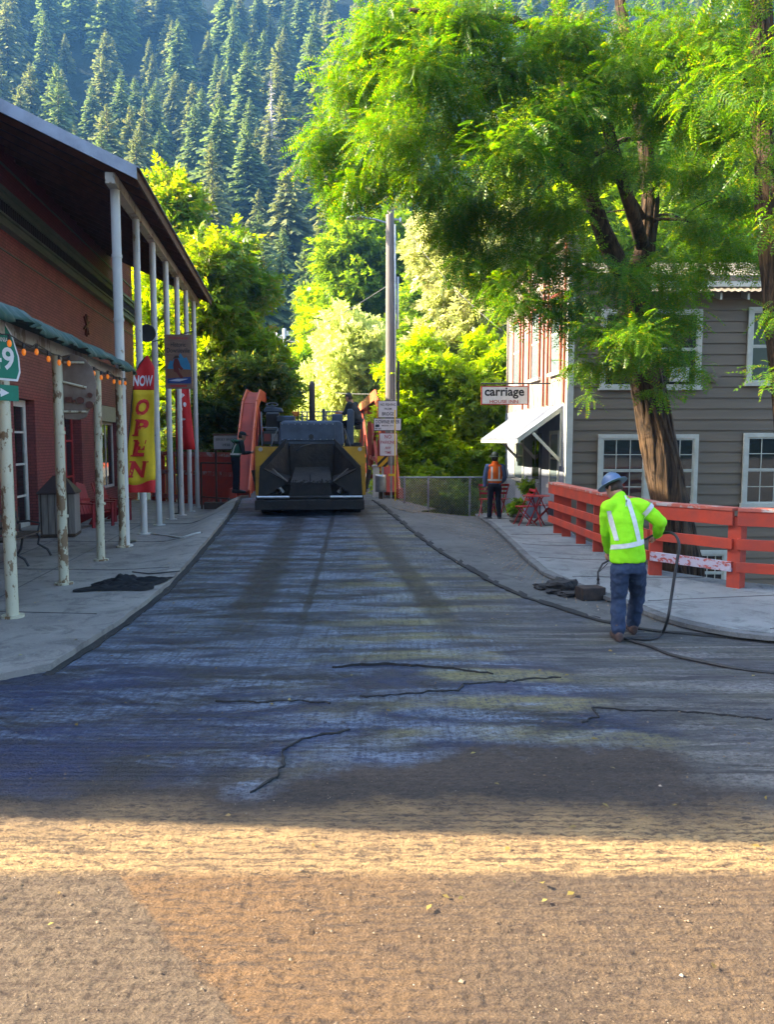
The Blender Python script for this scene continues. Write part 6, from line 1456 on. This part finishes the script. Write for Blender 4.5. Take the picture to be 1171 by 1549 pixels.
limbs(m, [lb[0], lb[1], lb[2], lb[3], lb[4], lb[5]], [.10, .09, .09, .08, .06, .04], CLA[24:46] + CLA[-28::2], .035, 5)
m.build('trunk', MAT['bark'], r0, smooth=True)
nf = len(front)
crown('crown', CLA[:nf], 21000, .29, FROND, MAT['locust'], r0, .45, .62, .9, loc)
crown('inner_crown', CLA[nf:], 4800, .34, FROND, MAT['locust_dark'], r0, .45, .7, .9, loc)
# second locust at the right edge
loc = (6.2, 11.6, -1.3); r0 = empty('locust_tree', loc, 0, 'second locust tree whose dark trunk stands at the right edge of the view', 'tree'); I = inv(r0)
tp2 = [Vector((6.2, 11.6, -1.3)), Vector((6.1, 11.6, 1)), at(1185, 520, 11.6), at(1166, 330, 11.6), at(1160, 200, 11.6), at(1154, 60, 11.6), at(1150, -60, 11.6)]
CLB = [cl(*a) for a in ((1120, 110, 10.8, .5), (1060, 160, 10.6, .35), (1165, 150, 10.4, .5), (1080, 60, 11.4, .5), (1175, 560, 10.6, .28), (1185, 470, 10.8, .35), (1150, 250, 11, .35), (1180, 330, 11, .4), (1125, 210, 10.8, .3), (1130, -40, 11, .6), (1030, 130, 10.8, .22))]
CLB += [(random.uniform(5, 9), random.uniform(9, 14), random.uniform(5, 10.5), random.uniform(.6, .9)) for _ in range(14)]
m = MB(I); m.tube(tp2, [.26, .24, .20, .18, .17, .15, .12], 16); bark_fins(m, tp2, [.26, .24, .20, .18, .17, .15, .12], 12); limbs(m, tp2[2:], [.16, .14, .12, .1, .08], CLB, .03, 5); m.build('trunk', MAT['bark'], r0, smooth=True)
crown('crown', CLB, 5200, .29, FROND, MAT['locust'], r0, .4, .6, .9, loc)
# ---------------------------------------------------------------- broadleaf trees and shrubs behind
def tree(name, base, label, cat, clumps, n, size, leaf, trunk_r=.2, bark='bark_grey', tmpl=SPRIG, droop=.1, flat_=.8, up=.5, group=None, top=None):
    r0 = empty(name, base, 0, label, cat, group); I = inv(r0)
    cz = [c[2] for c in clumps]; cx = sum(c[0] for c in clumps) / len(clumps); cy = sum(c[1] for c in clumps) / len(clumps)
    tz = top or (min(cz) + (max(cz) - min(cz)) * .75)
    b = Vector(base); P = [b, b.lerp(Vector((cx, cy, tz)), .35), b.lerp(Vector((cx, cy, tz)), .7), Vector((cx, cy, tz))]
    m = MB(I); limbs(m, P, [trunk_r, trunk_r * .8, trunk_r * .6, trunk_r * .3], clumps, trunk_r * .45, 5); m.build('trunk', MAT[bark], r0, smooth=True)
    crown('crown', clumps, n, size, tmpl, leaf, r0, droop, flat_, up, base, .42); return r0
def fill(x0, x1, y0, y1, Y, n, r, dY=2.0, shape=None):
    out = []
    k = 0
    while len(out) < n and k < 4000:
        k += 1; a, b = random.uniform(x0, x1), random.uniform(y0, y1)
        if shape and not shape(a, b): continue
        out.append(cl(a, b, Y + random.uniform(-dY, dY), r * random.uniform(.7, 1.25)))
    return out
lf_y = leafmat('yellow_green_leaf', (.10, .20, .018), (.20, .27, .02), (.36, .26, .04), .55, .7)
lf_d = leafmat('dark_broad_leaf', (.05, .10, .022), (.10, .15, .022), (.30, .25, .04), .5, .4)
lf_w = leafmat('willow_leaf', (.34, .42, .13), (.44, .48, .17), (.5, .5, .2), .6, .8)
lf_g = leafmat('fresh_green_leaf', (.15, .28, .015), (.27, .38, .02), (.42, .42, .05), .6, .6)
lf_m = leafmat('maple_leaf', (.08, .17, .02), (.16, .26, .025), (.28, .32, .04), .55, .5)
lf_p = leafmat('pale_poplar_leaf', (.24, .30, .08), (.38, .40, .16), (.55, .48, .32), .5, .6)
ell = lambda cx, cy, rx_, ry_: (lambda a, b: ((a - cx) / rx_) ** 2 + ((b - cy) / ry_) ** 2 < 1)
gz = -3.4
def B3(px, Y, z=gz): p = at(px, 700, Y); return (p.x, Y, z)
tree('yellowing_tree', B3(258, 38), 'tall narrow tree with sunlit yellow green top just right of the verandah roof', 'tree', fill(232, 295, 270, 620, 38, 34, 1.0, 1.2, lambda a, b: abs(a - 262) < 12 + (b - 265) * .14), 9000, .55, lf_y, .3, group='riverside trees')
tree('yellowing_tree', B3(335, 35.5), 'wide dappled yellow and green tree leaning over the left end of the bridge', 'tree', fill(270, 425, 380, 640, 36, 46, 1.1, 2.2, lambda a, b: b > 360 + max(0, a - 340) * 1.3 + max(0, 320 - a) * .3), 15000, .5, lf_y, .35, group='riverside trees')
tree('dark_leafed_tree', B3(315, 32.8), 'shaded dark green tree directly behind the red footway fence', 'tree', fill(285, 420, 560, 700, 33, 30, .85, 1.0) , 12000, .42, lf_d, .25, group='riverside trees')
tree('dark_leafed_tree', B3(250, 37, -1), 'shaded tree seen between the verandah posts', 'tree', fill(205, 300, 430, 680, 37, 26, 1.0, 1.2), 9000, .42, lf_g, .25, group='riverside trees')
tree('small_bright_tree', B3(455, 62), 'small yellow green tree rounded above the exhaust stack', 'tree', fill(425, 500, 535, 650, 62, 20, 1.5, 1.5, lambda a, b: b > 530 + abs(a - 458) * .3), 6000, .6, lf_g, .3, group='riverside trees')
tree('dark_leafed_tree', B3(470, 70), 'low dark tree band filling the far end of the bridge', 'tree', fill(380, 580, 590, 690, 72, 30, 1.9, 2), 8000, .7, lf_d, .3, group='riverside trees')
tree('willow', B3(530, 50), 'pale silvery green willow just left of the utility pole', 'tree', fill(470, 600, 475, 700, 50, 50, 1.2, 2.0, lambda a, b: b > 478 + ((a - 540) / 62) ** 2 * 45), 26000, .38, lf_w, .3, tmpl=SPRIG, droop=.0, up=.2, group='riverside trees')
tree('lime_tree', B3(500, 66), 'yellow green tree showing above the left shoulder of the willow', 'tree', fill(468, 520, 435, 530, 66, 16, 1.4, 1.2), 5500, .5, lf_g, .3, group='riverside trees')
tree('maple', B3(555, 60), 'rounded maple with lit lobes crossed by the top of the utility pole', 'tree', fill(502, 655, 345, 500, 60, 42, 1.55, 2.5, ell(578, 425, 78, 85)), 20000, .55, lf_m, .4, group='riverside trees')
tree('maple', B3(640, 55), 'darker maple right of the utility pole, below the overhead wire', 'tree', fill(600, 700, 440, 620, 55, 30, 1.5, 2.0), 12000, .5, lf_m, .35, group='riverside trees')
tree('poplar', B3(715, 32, -2.5), 'pale leafed poplar filling the gap between utility pole and inn', 'tree', fill(640, 790, 330, 600, 31, 54, .85, 2.0, lambda a, b: a > 655 - (b - 330) * .05), 26000, .34, lf_p, .25, group='riverside trees')
tree('poplar', B3(880, 34, -2), 'sunny green tree glimpsed behind the inn roof', 'tree', fill(780, 1190, 180, 450, 36, 60, 1.5, 2.5), 16000, .5, lf_g, .3, group='riverside trees')
tree('leafy_shrub', B3(680, 27.5, -3), 'bright green shrub mass behind the chain link fence', 'shrub', fill(596, 790, 520, 770, 27, 80, .62, 1.3, lambda a, b: b > 520 + max(0, 640 - a) * .4), 30000, .27, lf_g, .12, group='riverside trees')
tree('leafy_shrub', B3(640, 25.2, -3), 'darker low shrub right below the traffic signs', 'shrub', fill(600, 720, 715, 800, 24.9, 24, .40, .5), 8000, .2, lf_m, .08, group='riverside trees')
for o_, z_, r_ in PL:
    C = [(random.uniform(-r_, r_) * .6, random.uniform(-r_, r_) * .6, z_ + random.uniform(-.1, .12), r_ * .6) for _ in range(5)]
    crown('leaves', C, 260, .13, SPRIG, lf_m, o_, .3)
# ---------------------------------------------------------------- forested mountain
def hill(x, y):
    s = 62 + .02 * x
    z = (y - 92) * .60 + .0009 * max(0, y - 92) ** 2 * .6
    z += 7 * mnoise.noise(Vector((x * .012, y * .012, 0))) + 3.0 * mnoise.noise(Vector((x * .04, y * .04, 2)))
    z += .10 * abs(x + 40) * sm((y - 100) / 200) * (1 if x < -40 else .35)
    return min(-3.6 + sm((y - 78) / 25) * 5 + max(z, 0) if y > 92 else -3.6 + sm((y - 78) / 25) * 5, 420)
m = MB(); m.sheet([[(x, y, hill(x, y)) for x in range(-520, 531, 15)] for y in list(range(76, 620, 8))])
t = NT('forest_floor'); n_ = t.noise(.12, 8, .75); t.bsdf(t.mix(t.ramp(n_, .4, .6), (.010, .022, .022), (.018, .035, .022)), .95, 0, .1, t.bump(t.noise(.5, 6, .8), 1.0, 3.0)); m.build('mountain_slope', t.m, kind='structure', smooth=True)
def conifer_arrays(seed, levels=34, per=11, spread=.17, sparse=0.0):
    r = np.random.default_rng(seed); V = []; F = []; lobes = r.uniform(.72, 1.2, (14, 12))
    for i in range(levels):
        t = .06 + .93 * (i / (levels - 1)) ** .95; R_ = spread * (1 - t) ** .82 * (.35 + .65 * min(1, t * 6)) + .006
        for k in range(per):
            if r.random() < sparse: continue
            a = 2 * math.pi * (k + r.random()) / per + i; L_ = R_ * r.uniform(.45, 1.35) * lobes[int(a * 2.2) % 14, i // 4]; dz = -L_ * r.uniform(.25, .6)
            if t > .8: dz = L_ * r.uniform(-.1, .3)
            d = np.array([math.cos(a), math.sin(a), 0]); s_ = np.array([-d[1], d[0], 0]); z = t + r.uniform(-.01, .01)
            for f0, f1, w in ((.25, .62, .26), (.5, .85, .22), (.75, 1.05, .15)):
                for sg in (-1, 1):
                    j = r.uniform(.7, 1.2); b0 = d * L_ * f0 + [0, 0, z + dz * f0 ** 1.3]; b1 = d * L_ * f1 + [0, 0, z + dz * f1 ** 1.3]
                    q = len(V); V += [b0, b1, (b0 + b1) / 2 + d * L_ * .12 + s_ * sg * L_ * w * j + [0, 0, -L_ * .16], b0 + s_ * sg * L_ * w * .6 * j + [0, 0, -L_ * .12]]; F.append([q, q + 1, q + 2, q + 3])
    return np.array(V), np.array(F)
MAT['needles'] = leafmat('conifer_needles', (.10, .16, .05), (.16, .22, .06), (.24, .27, .08), .30, .02, .6)
MAT['needles2'] = leafmat('conifer_needles_olive', (.12, .16, .05), (.19, .21, .06), (.27, .25, .09), .30, .02, .6)
protos = []
lab = 'dark green conifer standing on the hazy forested mountainside'; grp = 'conifers on the mountainside'
for k in range(7):
    r0 = empty('conifer', (0, 0, 0), 0, lab, 'conifer', grp)
    m = MB(); m.tube([(0, 0, -.05), (0, 0, .97)], [.011, .002], 6); m.build('trunk', MAT['bark'], r0)
    V, F = conifer_arrays(20 + k, 40, 14, random.uniform(.21, .30), .06 + .05 * (k % 3)); np_obj('crown', V, F, MAT['needles' if k % 2 else 'needles2'], r0); protos.append(r0)
used = set()
def put_conifer(x, y, hgt, k):
    pr = protos[k]
    if k in used: c = copy_tree(pr)
    else: c = pr; used.add(k)
    c.location = (x, y, hill(x, y) - .4); c.rotation_euler = (random.uniform(-.03, .03), random.uniform(-.03, .03), random.uniform(0, 6.28)); w = random.uniform(.85, 1.15) * hgt; c.scale = (w, w, hgt); return c
def hill_at(px, py):                               # where a pixel's ray meets the mountain
    d = ray(px, py); y = 95.0
    while y < 600:
        p = Vector((0, 0, EYE)) + d * (y / d.y)
        if p.z < hill(p.x, p.y): return p
        y += 1.0
    return None
placed = []
def try_place(px, py, hmin=13):
    p = hill_at(px, py)
    if not p: return False
    hgt = random.choice((random.uniform(9, 15), random.uniform(15, 22), random.uniform(20, 27))) * (.8 + .2 * p.y / 250)
    for q, r_ in placed:
        if (q - p).length < (hgt + r_) * .165: return False
    placed.append((p, hgt)); put_conifer(p.x, p.y, hgt, random.randrange(7)); return True
n = 0; k = 0
while n < 195 and k < 20000:
    k += 1; px = random.uniform(-60, 560); py = random.uniform(10, 590)
    if try_place(px, py): n += 1
k = 0
while n < 250 and k < 5000:
    k += 1
    if try_place(random.uniform(560, 1230), random.uniform(0, 480)): n += 1
# all other trees of the slope, beyond the individually built ones, one mass
V, F = conifer_arrays(99, 16, 8, .2, .1); VV = []; FF = []; b = 0
pts_ = []
for _ in range(900):
    y = random.uniform(100, 600); x = random.uniform(-.62, .62) * y
    if any((q.xy - Vector((x, y))).length < 5 for q, _r in placed): continue
    pts_.append((x, y, random.uniform(3.5, 11) if random.random() < .8 else random.uniform(14, 20)))
P = np.array([[x, y, hill(x, y) - .3] for x, y, s_ in pts_]); sc = np.array([s_ for *_, s_ in pts_]); an = rng.uniform(0, 6.28, len(P))
ca, sa = np.cos(an)[:, None], np.sin(an)[:, None]
VV = np.stack([V[None, :, 0] * ca - V[None, :, 1] * sa, V[None, :, 0] * sa + V[None, :, 1] * ca, np.repeat(V[None, :, 2], len(P), 0)], -1) * sc[:, None, None] * np.array([1.25, 1.25, 1.0]) + P[:, None]
tag(np_obj('forest', VV.reshape(-1, 3), (F[None] + len(V) * np.arange(len(P))[:, None, None]).reshape(-1, 4), leafmat('brush_needles', (.03, .05, .03), (.05, .07, .03), (.08, .09, .04), .2, .02, .7)), 'mass of smaller conifers and brush covering the mountainside', 'forest', kind='stuff')
# dead snag
p = hill_at(412, 305); sn = empty('dead_snag', (p.x, p.y, p.z - .5), 0, 'bare grey dead conifer standing among the living ones on the slope', 'dead tree')
hh = 187 * p.y / FPX; m = MB(); m.tube([(0, 0, 0), (0, 0, hh)], [.42, .06], 8); m.build('trunk', flat('dead_wood', (.34, .30, .27)), sn)
m = MB()
for i in range(150):
    z = hh * random.uniform(.12, .97); a = random.uniform(0, 6.28); L_ = (1 - z / hh) * 3.0 + .6; L_ *= random.uniform(.5, 1.1)
    e = Vector((math.cos(a) * L_, math.sin(a) * L_, z - L_ * .35)); m.tube([(0, 0, z), e], [.11, .04], 3)
m.build('branches', MAT['dead_wood'], sn)
yy_ = rng.uniform(5, 120, 420); P = np.stack([rng.uniform(-110, 110, 420), -70 - yy_, -2 + yy_ * .62], -1); sc = rng.uniform(10, 22, 420)
VV = V[None] * sc[:, None, None] * np.array([1.2, 1.2, 1]) + P[:, None]
tag(np_obj('forest', VV.reshape(-1, 3), (F[None] + len(V) * np.arange(len(P))[:, None, None]).reshape(-1, 4), MAT['needles2']), 'wooded slope behind the viewer mirrored in window panes', 'forest', kind='stuff')
# the wooded slope behind the viewer, seen only in window panes
m = MB(); m.sheet([[(x, -70 - .0 * x - yy, -1 + yy * .62 + 3 * mnoise.noise(Vector((x * .05, yy * .05, 4)))) for x in range(160, -161, -16)] for yy in range(0, 161, 10)]); m.build('rear_slope', MAT['soil'] if False else bpy.data.materials['forest_floor'], kind='structure', smooth=True)
# fallen leaflets on road and pavements
N = 260; a = rng.uniform(-6, 7, N); b = rng.uniform(3, 17, N); P = np.array([[x, y, h(x, y) + (.085 if x < pl(KL, y) - .1 and y > 7.4 else (.11 if x > pl(KR, y) + 1.5 else .03))] for x, y in zip(a, b)])
D = rng.normal(size=(N, 3)); D[:, 2] *= .15; V_, F_ = scatter(LEAF[0], LEAF[1], P, D, np.tile([0, 0, 1.0], (N, 1)) + rng.normal(size=(N, 3)) * .25, rng.uniform(.02, .055, N))
tag(np_obj('fallen_leaves', V_, F_, leafmat('fallen_leaf', (.30, .24, .06), (.22, .13, .05), (.4, .38, .12), .2, 2)), 'small yellow fallen leaflets scattered over road and sidewalks', 'fallen leaves', kind='stuff')
# ---------------------------------------------------------------- haze
m = MB(); m.box(-540, 540, -240, 640, -9.5, 470)
hz = NT('haze'); pvn = hz.n('VolumePrincipled', {'Color': (.16, .46, 1.0, 1), 'Density': .00033, 'Anisotropy': .1}); hz.L(pvn.outputs[0], hz.out.inputs['Volume'])
o = m.build('haze', hz.m, kind='stuff'); o['label'] = 'thin blue morning haze hanging in the valley'; o['category'] = 'haze'
S.cycles.volume_bounces = 0; S.cycles.transparent_max_bounces = 8; S.cycles.max_bounces = 8
